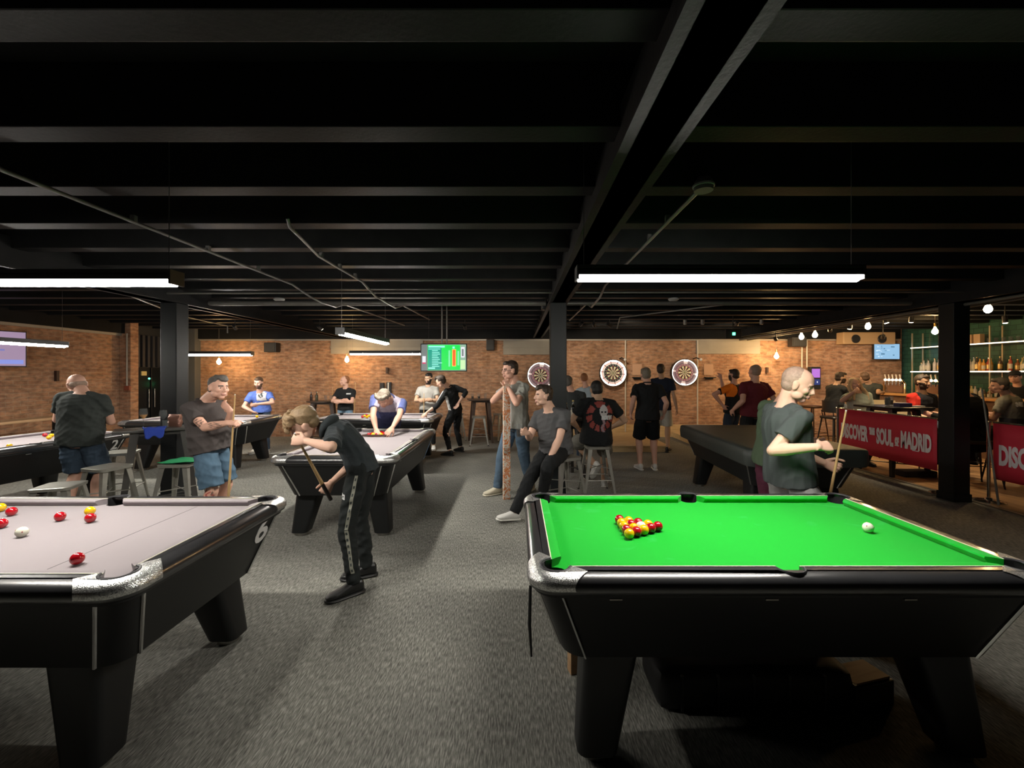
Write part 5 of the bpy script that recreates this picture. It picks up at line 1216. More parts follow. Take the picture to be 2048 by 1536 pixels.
# ================================================================== FURNITURE AND PROPS
# long patterned box the tall man leans on
o = root('patterned_box', W(1013, 998, 5.53)*V((1, 1, 0)), 0, 'tall narrow orange and white patterned box standing under the chin of the tall man', 'box')
pm = bpy.data.materials.new('orange_swirl_wrap'); pm.use_nodes = True; nt = pm.node_tree
tc = nt.nodes.new('ShaderNodeTexCoord'); nz = nt.nodes.new('ShaderNodeTexNoise'); nz.inputs['Scale'].default_value = 9; nz.inputs['Detail'].default_value = 2; nz.inputs['Distortion'].default_value = 2.2
nt.links.new(tc.outputs['Object'], nz.inputs['Vector']); rr = ramp(nt.nodes, nt.links, nz.outputs['Fac'], [(.42, (.62, .58, .5)), (.47, (.62, .2, .05)), (.52, (.5, .14, .03)), (.57, (.65, .6, .5))]); nt.links.new(rr.outputs[0], nt.nodes['Principled BSDF'].inputs['Base Color'])
b = MB(); b.box((0, 0, .73), (.088, .06, 1.46), bev=.004); b.build('body', pm, o); MB().box((0, 0, 1.475), (.094, .066, .03), bev=.004).build('lid', pm, o)
o.rotation_euler = (0, 0, .25)

# ---- metal stools
def make_stool(h=.65):
    s = root('metal_stool')
    b = MB(); b.loft([r3(.155, .155, .04, h-.035), r3(.158, .158, .04, h-.004), r3(.15, .15, .04, h), r3(.12, .12, .03, h-.004)]); b.build('seat', GUN, s, smooth=40)
    for sx in (1, -1):
        for sy in (1, -1):
            top = [(sx*.135, sy*.135), (sx*.135, sy*.085), (sx*.125, sy*.085), (sx*.122, sy*.122), (sx*.085, sy*.125), (sx*.085, sy*.135)]
            bot = [(sx*.215, sy*.215), (sx*.215, sy*.19), (sx*.207, sy*.19), (sx*.205, sy*.205), (sx*.19, sy*.207), (sx*.19, sy*.215)]
            b = MB(); b.loft([[(x, y, h-.03) for x, y in top], [(x, y, 0.012) for x, y in bot]]); lg = b.build('leg', GUN, s)
            MB().cyl((sx*.205, sy*.205, 0), (sx*.205, sy*.205, .02), .014, 8).build('rubber_foot', RUB, lg)
    for a, c in (((1, 1), (1, -1)), ((1, -1), (-1, -1)), ((-1, -1), (-1, 1)), ((-1, 1), (1, 1))):
        MB().cyl((a[0]*.182, a[1]*.182, .21), (c[0]*.182, c[1]*.182, .21), .007, 8).build('footrest', GUN, s)
    MB().cyl((.16, .16, .36), (-.16, -.16, .36), .006, 6).build('brace', GUN, s); MB().cyl((-.16, .16, .36), (.16, -.16, .36), .006, 6).build('brace', GUN, s)
    return s
proto = make_stool(); first = True
for px, Y, rz, lab, dz in ((1128, 5.06, .5, 'metal stool carrying the seated man in grey t-shirt', 0), (1193, 5.82, .06, 'metal stool carrying the man in the black printed t-shirt', 0),
                       (958, 9.72, .1, 'metal stool before the high table right of the tracksuit man', 0), (1002, 10.4, .6, 'metal stool at the wall just left of the tall man', 0), (912, 10.45, .3, 'metal stool half hidden behind the legs of the tracksuit man', 0),
                       (362, 4.72, .15, 'metal stool with a green cloth beside the tattooed man', 0), (242, 5.35, .4, 'metal stool by the standing table with dark seat, behind the other two', 0),
                       (215, 4.6, -.2, 'metal stool in front of the bald man, right one of the front pair', -.02), (118, 4.13, .3, 'low metal stool in front of the bald man, left one of the front pair', -.1)):
    o = proto if first else copy_tree(proto); first = False
    x = (px-VX)/FPX*Y; o.location = (x, Y, 0); o.rotation_euler = (0, 0, rz)
    if dz: o.scale = (1, 1, 1+dz/.65)
    tag(o, lab, 'stool')
# green cloth on the stool
b = MB(); n = 10; p0 = V(((362-VX)/FPX*4.72, 4.72, .652)); g = {}
for i in range(n+1):
    for j in range(n+1):
        x, y = (i/n-.5)*.36, (j/n-.5)*.3; z = .006 + .07*max(0, x+.05)**1.0 + .02*noise.noise(V((x*9, y*9, 1)))+.01
        if abs(x) > .16: z -= 0
        g[i, j] = b.bm.verts.new((x+.04, y, z))
for i in range(n):
    for j in range(n): b.bm.faces.new((g[i, j], g[i+1, j], g[i+1, j+1], g[i, j+1]))
o = b.build('green_cloth', cloth('towel_green', (.03, .30, .12)), smooth=1); o.location = p0; md = o.modifiers.new('t', 'SOLIDIFY'); md.thickness = .006; tag(o, 'green cloth thrown over the metal stool beside the tattooed man', 'cloth')

# ---- square high tables
def high_table(x, y, rz, h, w_, lab, m=None, round_=False, group=None, depth=None):
    dy_ = (depth or w_)/w_
    t = root('high_table', (x, y, 0), rz, lab, 'table', group); m = m or mat('table_dark', (.05, .047, .043), .35, nvar=.3, nscale=6)
    if round_: MB().lathe([(w_/2-.01, h-.03), (w_/2, h-.025), (w_/2, h-.006), (w_/2-.006, h)], (0, 0, 0), 32).build('tabletop', m, t, smooth=40)
    else: MB().box((0, 0, h-.015), (w_, w_*dy_, .03), bev=.006).build('tabletop', m, t)
    b = MB(); b.box((0, 0, h-.05), (w_*.62, w_*.62*dy_, .05)); b.build('apron', m, t)
    for sx in (1, -1):
        for sy in (1, -1):
            b = MB(); c0 = w_*.27; c1 = w_*.42
            b.loft([[(sx*c0+dx*1.3, sy*c0*dy_+dy*1.3, h-.03) for dx, dy in ((-.03, -.03), (.03, -.03), (.03, .03), (-.03, .03))], [(sx*c1+dx*.8, sy*c1*dy_+dy*.8, 0) for dx, dy in ((-.03, -.03), (.03, -.03), (.03, .03), (-.03, .03))]]); b.build('leg', m, t)
    for a_, b_ in (((1, 1), (-1, -1)), ((1, -1), (-1, 1))): MB().cyl((a_[0]*w_*.4, a_[1]*w_*.4*dy_, .16), (b_[0]*w_*.4, b_[1]*w_*.4*dy_, .16), .009, 6).build('brace', m, t)
    return t
TX, TY, TZ = -4.25, 5.09, .98
def on_table(t, w): return V((TX + .766*t - .643*w, TY + .643*t + .766*w, TZ))
high_table(TX, TY, math.radians(40), TZ, .82, 'dark high table with drinks between the bald man and the tattooed man', depth=.36)
high_table(-.86, 10.1, .2, 1.02, .6, 'dark high table with glasses right of the tracksuit man', mat('table_brown', (.07, .045, .035), .4))
high_table(-4.42, 9.75, .3, 1.0, .7, 'dark high table with bottles left of the man with folded arms', mat('table_brown', (0, 0, 0)), True)
high_table(6.15, 7.0, .05, 1.09, .72, 'black high table with glasses before the man in red and black', mat('table_black', (.012, .012, .014), .25))
high_table(.75, 6.72, .3, .93, .55, 'dark high table with a bottle behind the middle column', mat('table_dark', (0, 0, 0)))
# wine glass etc
def stem_glass(p, lab, liq=None, h=.2, group=None):
    o = root('wine_glass', p, 0, lab, 'glass', group)
    MB().lathe([(.034, 0), (.034, .003), (.006, .008), (.004, .012), (.004, h*.42), (.012, h*.46), (.036, h*.62), (.042, h*.75), (.034, h), (.032, h), (.040, h*.75), (.034, h*.63), (.01, h*.48), (.0005, h*.475)], (0, 0, 0), 18).build('glass_bowl', GLASS, o, smooth=60)
    if liq: MB().lathe([(.009, h*.485), (.033, h*.63), (.037, h*.69), (.0005, h*.69)], (0, 0, 0), 18).build('wine', liq, o, smooth=50)
def on_plane(px, py, z): Y = (CAMH-z)*FPX/(py-VY); return V(((px-VX)/FPX*Y, Y, z))
stem_glass(on_table(-.15, .06), 'large stemmed glass with amber drink at the left end of the high table', LAGER, .23)
stem_glass(on_table(.03, .08), 'stemmed glass in the middle of the dark high table, beside the snack bag', None, .2)
tumbler(on_table(.05, -.06), .09, .035, None, 'short empty tumbler in front of the snack bag on the high table')
tumbler(on_table(.30, .0), .155, .043, BEER, 'tall pint of beer with pale foam at the right end of the high table', .78, foam=True, name='pint_glass')
# crinkled snack bag
b = MB(); b.loft([[(x*sx_, y*sy_, z) for x, y in rrect(.075, .03, .025, 4)] for z, sx_, sy_ in ((0, .9, .8), (.05, 1.05, 1.3), (.11, 1.0, 1.1), (.15, 1.05, .2))])
bmesh.ops.subdivide_edges(b.bm, edges=b.bm.edges, cuts=2, use_grid_fill=True)
for v in b.bm.verts: v.co += V((noise.noise(v.co*40)*.008, noise.noise(v.co*40+V((3, 0, 0)))*.012, 0))
o = b.build('snack_bag', mat('foil_brown', (.30, .15, .11), .3, .4), smooth=35); o.location = on_table(.14, .02); tag(o, 'crinkled reddish brown snack bag on the high table by the column', 'snack bag')
# blue cloth over the table edge
b = MB(); g = {}; n = 14
for i in range(n+1):
    for j in range(n+1):
        x, y = (i/n-.5)*.22, (j/n)*.22; d = max(0, y-.12)*(1+.18*math.sin(i*.7)); g[i, j] = b.bm.verts.new((x*(1-.35*(y/.3)) + .01*noise.noise(V((y*20, 1, x*4))), .10-min(y, .12) - .012 - .01*abs(noise.noise(V((x*14, 2, y*6)))) - (.006 if d else 0), .012 + .035*abs(noise.noise(V((x*12, y*12, 5)))) - d if d == 0 else .014 - d))
for i in range(n):
    for j in range(n): b.bm.faces.new((g[i, j], g[i+1, j], g[i+1, j+1], g[i, j+1]))
o = b.build('blue_cloth', cloth('towel_blue', (.03, .06, .34)), smooth=1); q = on_table(-.05, -.18); o.location = q; o.rotation_euler = (0, 0, math.radians(40)); md = o.modifiers.new('t', 'SOLIDIFY'); md.thickness = .005
tag(o, 'blue cloth hanging over the near edge of the dark high table', 'cloth')

def bottle(p, col, h=.28, r=.034, lab='', name='bottle', group=None, capc=None, trans=0, labelc=None):
    o = root(name, p, 0, lab, 'bottle', group)
    m = mat('bottle_%d_%d_%d' % tuple(int(c*99) for c in col), col, .12, spec=.6)
    MB().lathe([(r*.95, 0), (r, .006), (r, h*.6), (r*.8, h*.68), (r*.4, h*.76), (r*.36, h*.97)], (0, 0, 0), 12).build('glass_body', m, o, smooth=50)
    MB().lathe([(r*.42, h*.94), (r*.42, h), (r*.36, h+.002)], (0, 0, 0), 10).build('bottle_cap', capc or CHROME, o)
    if labelc: MB().lathe([(r*1.02, h*.15), (r*1.02, h*.48)], (0, 0, 0), 12).build('paper_label', labelc, o)
LBC = mat('label_cream', (.65, .6, .48), .6); LBG = mat('foil_gold', (.7, .5, .2), .3, .8)
p = V((.86, 6.56, .93)); bottle(p, (.01, .012, .01), .28, .038, 'dark wine bottle with gold neck on the table behind the middle column', 'wine_bottle', None, LBG, 0, LBC)
bottle(V((.76, 6.6, .93)), (.03, .015, .01), .24, .03, 'small dark bottle next to the column on the table behind', 'bottle', None, LBG)
for dx, dy, c, lab in ((-.25, -.05, (.03, .012, .01), 'dark bottle at the left edge of the round high table by the brick wall'), (-.17, .05, (.25, .12, .05), 'amber bottle on the round high table by the brick wall'), (-.1, -.1, (.05, .05, .03), 'short green bottle on the round high table by the brick wall')):
    bottle(V((-4.42+dx, 9.75+dy, 1.0)), c, .2, .03, lab)
for dx, lab in ((.08, 'left'), (.2, 'right')): tumbler(V((-4.42+dx, 9.7, 1.0)), .12, .035, LAGER if dx > .1 else None, 'small glass at the right half of the round high table, %s of two' % lab, .4)
for dx, lab in ((-.18, 'leftmost'), (-.03, 'middle'), (.12, 'rightmost')): tumbler(V((-.86+dx, 10.0, 1.02)), .13, .036, COLA if dx < 0 else None, '%s of three glasses on the high table right of the tracksuit man' % lab, .5)
# glasses on the table near the bar
for k, (dx, dy, l, lab) in enumerate(((-.27, -.22, None, 'clear tall glass at the left of the black high table'), (-.05, .05, COLA, 'glass of dark drink in the middle of the black high table'), (.08, .12, COLA, 'second dark drink at the back of the black high table'))):
    tumbler(V((6.15+dx, 7.0+dy, 1.09)), .15, .037, l, lab, .6)
for k, (dx, c, lab) in enumerate(((-.02, (.03, .03, .09), 'dark blue folded case on the black high table'), (.22, (.25, .23, .22), 'grey phone-like slab on the black high table'))):
    o = MB().box((0, 0, .03 if k == 0 else .008), (.2 if k == 0 else .14, .12, .06 if k == 0 else .016), bev=.006).build('case', mat('case_%d' % k, c, .4)); o.location = (6.2+dx, 6.85, 1.09); tag(o, lab, 'case')

# bar stools / chairs with thin legs
def make_chair(px, Y, rz, lab, m, h=.74, back=True, cream=None):
    s = root('bar_chair', ((px-VX)/FPX*Y, Y, 0), rz, lab, 'chair')
    b = MB(); b.loft([r3(.19, .18, .06, h-.05), r3(.2, .19, .06, h-.02), r3(.19, .18, .06, h)]); b.build('seat', cream or m, s, smooth=40)
    for sx in (1, -1):
        for sy in (1, -1): MB().tube([(sx*.15, sy*.14, h-.04), (sx*.23, sy*.22, 0)], [.016, .010], 8).build('leg', m, s)
    b = MB(); P = [(sx*.2, sy*.19, .3) for sx, sy in ((1, 1), (1, -1), (-1, -1), (-1, 1), (1, 1))]; b.tube(P, .007, 6); b.build('footrest', m, s)
    if back:
        b = MB(); b.loft([[(.20*math.sin(t)*(1+.1*z_), -.17*math.cos(t)-.02, h+z_*.32) for t in [(-1+2*i/10)*1.2 for i in range(11)]] + [(.18*math.sin(t), -.15*math.cos(t)-.02, h+z_*.32) for t in [(1-2*i/10)*1.2 for i in range(11)]] for z_ in (.25, 1)]); b.build('backrest', cream or m, s, smooth=40)
        for sx in (-1, 1): MB().tube([(sx*.14, -.12, h-.03), (sx*.15, -.15, h+.12)], .01, 6).build('back_support', m, s)
DM = mat('chair_black', (.015, .015, .016), .4)
CRM = mat('cream_seat', (.5, .42, .28), .5)
make_chair(1668, 8.82, -1.5, 'thin legged black bar chair carrying the man in glasses by the wall', DM)
make_chair(1625, 9.6, .3, 'thin legged dark bar chair left of the man in glasses', mat('chair_brown', (.09, .05, .03), .4), .9, False)
make_chair(1762, 8.6, 2.2, 'cream seated bar chair left of the black high table', DM, .76, True, CRM)
make_chair(1800, 7.9, 2.8, 'cream backed bar chair behind the black high table', DM, .76, True, CRM)
make_chair(1843, 7.5, 3.1, 'bar chair under the man in red and black', DM, .72, False)
make_chair(1946, 6.25, -.3, 'black bar chair under the person in black jacket', DM, .66, False)
make_chair(2025, 6.25, -.3, 'black bar chair under the man in olive t-shirt', DM, .66, True)
# bench at far left
b = root('wooden_bench', (-8.0, 6.9, 0), math.pi/2, 'wooden trestle bench by the left brick wall behind table 2', 'bench')
WD = wood_mat('plain_wood', (.35, .2, .1), (.5, .32, .17), .6)
MB().box((0, 0, .86), (1.6, .35, .04), bev=.006).build('benchtop', WD, b)
for sx in (-1, 1): MB().tube([(sx*.6, -.12, .85), (sx*.68, -.2, 0)], .028, 8).build('leg', DM, b); MB().tube([(sx*.6, .12, .85), (sx*.68, .2, 0)], .028, 8).build('leg', DM, b)

# ---- dartboards
RED = mat('dart_red', (.45, .03, .03), .6); DCR = mat('dart_cream', (.75, .68, .48), .7); DBK = mat('dart_black', (.02, .02, .02), .7); SURW = mat('surround_white', (.62, .6, .6), .5); SURD = mat('surround_dark', (.09, .075, .09), .5); SURR = mat('surround_purple', (.26, .12, .17), .5)
def dartboard(px, py, lab, dark=False, R=.335):
    p = W(px, py, 10.80); o = root('dartboard', p, 0, lab, 'dartboard')
    def ring(r0, r1, y, seg=60, idx=None, mats=None, name='ring', par=o, th=.02):
        b = MB(); vs0 = []; 
        for r in (r0, r1):
            for yy in (y, y+th): vs0.append([b.bm.verts.new((r*math.cos(2*math.pi*(k-.5*seg/20)/seg), yy, r*math.sin(2*math.pi*(k-.5*seg/20)/seg))) for k in range(seg)])
        for k in range(seg):
            j = (k+1) % seg; i_, ib, o_, ob = vs0
            f = b.bm.faces.new((i_[k], i_[j], o_[j], o_[k])); f.material_index = idx(k) if idx else 0
            b.bm.faces.new((o_[k], o_[j], ob[j], ob[k])); b.bm.faces.new((i_[k], i_[j], ib[j], ib[k])); 
        return b.build(name, None, par, mats=mats)
    ring(R-.012, R+.006, -.04, name='light_frame', mats=[BLK], th=.09)
    ring(R-.022, R-.012, -.035, name='light_ring', mats=[emis('ring_light', (1, .88, .72), 13)], th=.02)
    MB().lathe([(R, .09), (R, .10), (R-.04, .105)], (0, 0, 0), 48, axis='Y').build('wall_mount', BLK, o)
    s_ = ring(.225, R-.012, 0, 80, lambda k: (1 if (k % 80) in (18, 19, 20, 21, 22, 58, 59, 60, 61, 62, 0, 79, 39, 40) else (0)) if dark else (0 if k % 8 else 1), [SURD if dark else SURW, SURW if dark else SURD], 'surround', th=.05)
    ring(.17, .225, -.008, 60, lambda k: 0, [DBK if not dark else SURR], 'number_ring')
    ring(.262, .27, -.003, 60, None, [RED if not dark else SURR], 'surround_line', s_, .006)
    bd = ring(.0, .001, -.012, 20, None, [DBK], 'board_core')
    for nm, r0, r1, ci in (('double_ring', .160, .170, 1), ('outer_segments', .107, .160, 0), ('treble_ring', .099, .107, 1), ('inner_segments', .016, .099, 0)):
        ring(r0, r1, -.012, 80, lambda k, c=ci: (k//4) % 2, ([DCR, DBK] if ci == 0 else [mat('dart_green', (.02, .2, .06), .6), RED]), nm)
    ring(.006, .016, -.013, 20, None, [mat('dart_green', (0, 0, 0))], 'outer_bull'); ring(.0005, .007, -.014, 20, None, [RED], 'bull')
    MB().cyl((0, .012, 0), (0, .09, 0), .2, 40).build('board_back', DBK, o)
    nums = [20, 1, 18, 4, 13, 6, 10, 15, 2, 17, 3, 19, 7, 16, 8, 11, 14, 9, 12, 5]
    for k, nmb in enumerate(nums):
        a = math.pi/2 - 2*math.pi*k/20; text_mesh(str(nmb), .036, PRW, 'numeral', o, Matrix.Translation((.197*math.cos(a), -.011, .197*math.sin(a)-.012)) @ Matrix.Rotation(math.pi/2, 4, 'X'), .9, 0, .0008, res=1)
dartboard(1081, 751, 'dartboard with dark surround left of the middle column, above the seated man', True)
dartboard(1226, 746, 'dartboard with white surround just right of the middle column')
dartboard(1369, 745, 'rightmost dartboard with purple-grey surround and vertical conduit beside it', True)
# plywood oche platforms
PLY = wood_mat('pale_plywood', (.50, .34, .16), (.66, .48, .26), .6, (2, 14, 14))
for x0, x1, y0, lab in ((1.95, 3.15, 8.8, 'raised plywood platform in front of the middle dartboard'), (3.95, 5.15, 9.6, 'raised plywood platform in front of the rightmost dartboard')):
    o = root('plywood_platform', ((x0+x1)/2, (y0+10.85)/2, 0), 0, lab, 'platform')
    MB().box((0, 0, .115), (x1-x0, 10.85-y0, .03), bev=.004).build('deck', PLY, o); MB().box((0, 0, .05), (x1-x0-.02, 10.85-y0-.02, .1)).build('riser', PLY, o)
o = root('plywood_skirting', (3.5, 10.92, 0), 0, 'low pale plywood panel along the brick wall below the dartboards', 'panel'); MB().box((0, -.02, .16), (4.4, .03, .32)).build('board', PLY, o)

# ---- screens
def screen(name, px0, px1, py0, py1, Y, rz, lab, parts, arm='up'):
    c = W((px0+px1)/2, (py0+py1)/2, Y); w_ = (px1-px0)/FPX*Y; h_ = (py1-py0)/FPX*Y
    o = root(name, c, rz, lab, 'television'); w_ /= max(.3, math.cos(rz))
    MB().box((0, .02, 0), (w_+.03, .05, h_+.03), bev=.006).build('bezel', BLK, o)
    for k, (x0, x1, z0, z1, m) in enumerate(parts):
        MB().box(((x0+x1)/2*w_/2, -.0065-.0006*k, (z0+z1)/2*h_/2), ((x1-x0)*w_/2, .003, (z1-z0)*h_/2)).build('picture' if k == 0 else 'graphic', m, o)
    if arm == 'up': 
        for dx in (-.04, .04): MB().cyl((dx, .06, 0), (dx, .06, ZC-c.z), .012, 8).build('ceiling_pole', GREYP, o)
    elif arm == 'wall': MB().box((0, .14, 0), (.1, .22, .1)).build('wall_bracket', BLK, o)
    return o
E = lambda n, c, s=1.0: emis('screen_'+n, c, s)
parts = [(-1, 1, -1, 1, E('pale', (.35, .55, .4), .8)), (-1.0, -.72, -1, 1, E('grey', (.25, .28, .27), .7)), (-.72, .74, -.97, .97, E('green', (.0, .75, .08), 1)), (-.70, -.1, -.95, .85, E('teal', (.0, .36, .26), .9)),
         (-.68, .05, .76, .9, E('cyan', (.3, .95, .75), 1)), (-.68, -.15, .62, .68, E('cyan', (0, 0, 0)))]
for k in range(10): parts.append((-.52, -.52 + (.26, .33, .36, .25, .3, .35, .28, .45, .28, .33)[k], .50-k*.135, .56-k*.135, E('cyan', (0, 0, 0))))
parts += [(.38, .56, -.68, .62, E('yellow', (.95, .75, .1), 1)), (.405, .535, -.64, .58, E('orange', (.9, .12, .01), 1)), (.22, .30, -.7, .55, E('mint', (.2, .8, .4), 1)), (-.95, -.8, -.4, .1, E('white', (.8, .8, .85), 1)), (-.95, -.8, -.48, -.38, E('rose', (.7, .03, .12), 1)),
          (.40, .50, .68, .84, E('cyan', (0, 0, 0))), (.62, .7, -.6, .5, E('mint', (0, 0, 0))), (.76, .97, -.9, -.2, E('lime', (.6, .85, .45), 1)), (.78, .95, .0, .8, E('white', (0, 0, 0))), (.82, .9, .1, .65, E('grey', (0, 0, 0))), (-.68, -.38, -.88, -.76, E('cyan', (0, 0, 0)))]
screen('television', 843, 932, 689, 741, 6.9, 0, 'television with a green results table hanging above the tracksuit man', parts)
parts = [(-1, 1, -1, 1, E('ice', (.28, .5, .72), 1))]
rr = random.Random(4)
for k in range(16): x = rr.uniform(-.9, .8); z = rr.uniform(-.85, .7); parts.append((x, x+rr.uniform(.04, .3), z, z+rr.uniform(.04, .2), E(rr.choice(['icew', 'iced']), (.7, .85, .95) if False else (.0, .0, .0))))
E('icew', (.7, .85, .95)); _M['screen_icew'].node_tree.nodes['Principled BSDF'].inputs['Emission Color'].default_value = (.65, .82, .95, 1); E('iced', (.1, .2, .3)); _M['screen_iced'].node_tree.nodes['Principled BSDF'].inputs['Emission Color'].default_value = (.08, .2, .32, 1)
screen('television', 1746, 1801, 688, 718, 10.72, .1, 'television with a pale blue picture on the brick wall near the bar', parts, 'wall')
c = V((-8.3, 6.62, 2.02)); o = root('television', c, math.pi/2*.75, 'television with a purple pink picture at the left edge', 'television')
MB().box((0, .02, 0), (.98, .05, .58), bev=.006).build('bezel', BLK, o); MB().box((0, -.008, 0), (.95, .003, .55)).build('picture', E('mauve', (.36, .25, .37), .9), o)
rr = random.Random(9)
for k in range(14): x = rr.uniform(-.4, .4); z = rr.uniform(-.22, .22); MB().box((x, -.0105, z), (rr.uniform(.05, .2), .002, rr.uniform(.02, .07))).build('graphic', E(('mauve2', 'mauve3')[k % 2], ((.45, .3, .45), (.2, .2, .5))[k % 2], .9), o)
MB().box((0, -.0115, -.21), (.9, .002, .07)).build('graphic', E('violetblue', (.25, .3, .75), .9), o); MB().tube([(0, .04, 0), (0, .3, .1), (0, .55, .1)], .02, 8).build('wall_bracket', BLK, o)
p = W(1630, 756, 10.7); o = root('wall_screen', p, 0, 'upright dark machine with a purple screen on the brick wall', 'screen')
MB().box((0, .03, 0), (.26, .12, .56), bev=.02).build('housing', BLK, o); MB().box((.0, -.035, .12), (.2, .006, .22)).build('screen_picture', E('purple', (.45, .16, .6), 1.1), o); MB().box((.0, -.035, -.1), (.2, .006, .14)).build('screen_panel', E('indigo', (.03, .05, .2), .8), o); MB().box((.03, -.04, -.1), (.02, .004, .04)).build('icon', E('white', (0, 0, 0)), o)

# ---- red barrier banners
BAN = mat('banner_red', (.68, .030, .06), .6, nvar=.15, nscale=2); BTX = mat('banner_text', (.92, .86, .86), .6)
def post(x, y, lab, h=1.0):
    o = root('barrier_post', (x, y, 0), 0, lab, 'barrier post')
    MB().lathe([(.16, 0), (.16, .012), (.12, .022), (.04, .03), (.03, .05)], (0, 0, 0), 28).build('base', CHROME, o, smooth=40); MB().cyl((0, 0, .04), (0, 0, h), .019, 16).build('pole', CHROME, o, smooth=40)
    MB().lathe([(.02, h), (.03, h+.006), (.03, h+.016), (.012, h+.026)], (0, 0, 0), 16).build('cap', CHROME, o, smooth=40)
def banner(x, y0, y1, z0, z1, lab, txt, tl=0, sag=.012):
    o = root('barrier_banner', (x, (y0+y1)/2, 0), 0, lab, 'banner'); L = y1-y0; b = MB(); n = 24; lp = []
    def off(y): return sag*math.sin(7*y)*.7
    g0 = [[b.bm.verts.new((off(L*(i/n-.5)) + d, L*(i/n-.5), z0 + (z1-z0)*j/4)) for i in range(n+1)] for d in (0,) for j in range(5)]
    for j in range(4):
        for i in range(n): b.bm.faces.new((g0[j][i], g0[j][i+1], g0[j+1][i+1], g0[j+1][i]))
    f = b.build('fabric', BAN, o, smooth=1); md = f.modifiers.new('t', 'SOLIDIFY'); md.thickness = .004
    MB().cyl((0, -L/2, z1+.008), (0, L/2, z1+.008), .012, 10).build('cross_bar', CHROME, o, smooth=40)
    # words read along -Y seen from -X side
    for (s_, size, yy, ye, zz, ul) in txt:
        Mx = Matrix.Translation((-.014, yy, zz)) @ Matrix.Rotation(-math.pi/2, 4, 'Z') @ Matrix.Rotation(math.pi/2, 4, 'X')
        t = text_mesh(s_, size, BTX, 'lettering', f, Mx, 1, .016 if size > .12 else .007, .001, 'LEFT', fit=yy-ye)
        if ul: MB().box((-.015, (ul[0]+ul[1])/2, zz-.022), (.002, abs(ul[1]-ul[0]), .013)).build('underline', BTX, f)
# text runs from far (left in view) to near (right)
banner(5.7, 5.80, 7.56, .30, 1.0, 'red barrier banner reading DISCOVER THE SOUL OF MADRID left of the right column',
       [('DISCOVER', .325, .82, .245, .525, None), ('THE', .125, .225, .115, .655, None), ('SOUL', .325, .085, -.22, .53, None), ('OF', .13, -.245, -.315, .565, (-.245, -.315)), ('MADRID', .325, -.345, -.815, .54, (-.53, -.63))])
post(5.7, 7.6, 'chrome barrier post at the far end of the banner by the blonde woman'); post(5.74, 5.74, 'chrome barrier post hidden behind the right column')
banner(6.0, 3.7, 5.38, .30, 1.0, 'second red barrier banner at the right edge, beginning with DISC', [('DISCOVER', .325, .77, .10, .50, None), ('THE', .125, .08, -.04, .63, None), ('SOUL', .325, -.07, -.40, .50, None)])
post(5.98, 5.42, 'chrome barrier post right of the right column')
o = MB().tube([(5.83, 5.36, 1.42), (5.86, 5.2, .02)], [.008, .012], 8).build('pool_cue', mat('cue_grey', (.22, .22, .19), .4)); tag(o, 'pale stick leaning against the right column', 'pool cue')

# ---- bar counter and shelves
BARW = wood_mat('bar_top_wood', (.42, .2, .06), (.6, .32, .11), .3, (10, 1, 10))
o = root('bar_counter', (9.05, 8.3, 0), 0, 'bar counter with orange wooden top', 'bar counter')
MB().box((0, 0, 1.13), (.5, 4.7, .05), bev=.008).build('countertop', BARW, o); MB().box((.03, 0, .55), (.4, 4.6, 1.1)).build('front_panel', wood_mat('bar_front', (.10, .055, .03), (.17, .09, .05), .5), o)
o = root('back_counter', (9.84, 8.0, 0), 0, 'wooden back counter below the bottle shelves', 'counter')
MB().box((0, 0, 1.08), (.28, 5.6, .05)).build('countertop', BARW, o); MB().box((.02, 0, .53), (.24, 5.6, 1.05)).build('cabinet', DM, o)
GOLD = mat('shelf_frame', (.62, .55, .38), .35, .6)
sh = root('bottle_shelf', (9.82, 8.2, 0), 0, 'tall metal framed bottle shelving with lit edges behind the bar', 'shelving')
for y in (-2.2, -.9, .55, 1.4, 2.27):
    for dx in (-.14, .12): MB().box((dx, y, 1.85), (.022, .022, 1.5)).build('upright', GOLD, sh)
for z in (1.66, 2.24):
    s1 = MB().box((0, 0, z), (.3, 4.6, .025)).build('shelf_board', GOLD, sh)
    MB().box((-.155, 0, z), (.012, 4.6, .022)).build('light_strip', emis('shelf_light', (1, .84, .62), 10 if z > 2 else 3.5), s1)
rr = random.Random(12)
pal = [(.55, .45, .2), (.15, .2, .15), (.5, .5, .42), (.4, .08, .05), (.7, .35, .06), (.08, .05, .03), (.6, .55, .5), (.25, .1, .04)]
def row(z, y0, y1, n, xb, grp, lab, hs=(.2, .3)):
    for k in range(n):
        y = y0 + (y1-y0)*(k+.5)/n + rr.uniform(-.02, .02); bottle(V((xb + rr.uniform(-.05, .05), y, z)), rr.choice(pal), rr.uniform(*hs), rr.uniform(.03, .042), lab, 'bottle', grp, rr.choice([CHROME, LBG, DM]), 0, rr.choice([None, LBC, LBG]))
row(1.673, 9.65, 10.4, 10, 9.8, 'bottles on the middle bar shelf left of the column', 'spirit bottle on the middle bar shelf left of the right column')
row(1.673, 8.1, 9.4, 16, 9.8, 'bottles on the middle bar shelf right of the column', 'spirit bottle on the middle bar shelf right of the right column')
row(1.105, 8.1, 9.4, 17, 9.8, 'bottles on the back counter', 'spirit bottle on the back counter under the shelves', (.16, .28))
row(1.105, 9.6, 10.4, 7, 9.8, 'bottles at the far end of the back counter', 'spirit bottle at the far end of the back counter')
for k in range(5): tumbler(V((9.8, 8.35+k*.13, 2.253)), .1, .04, None, 'upturned clear glass on the top bar shelf', 0, group='glasses on the top bar shelf')
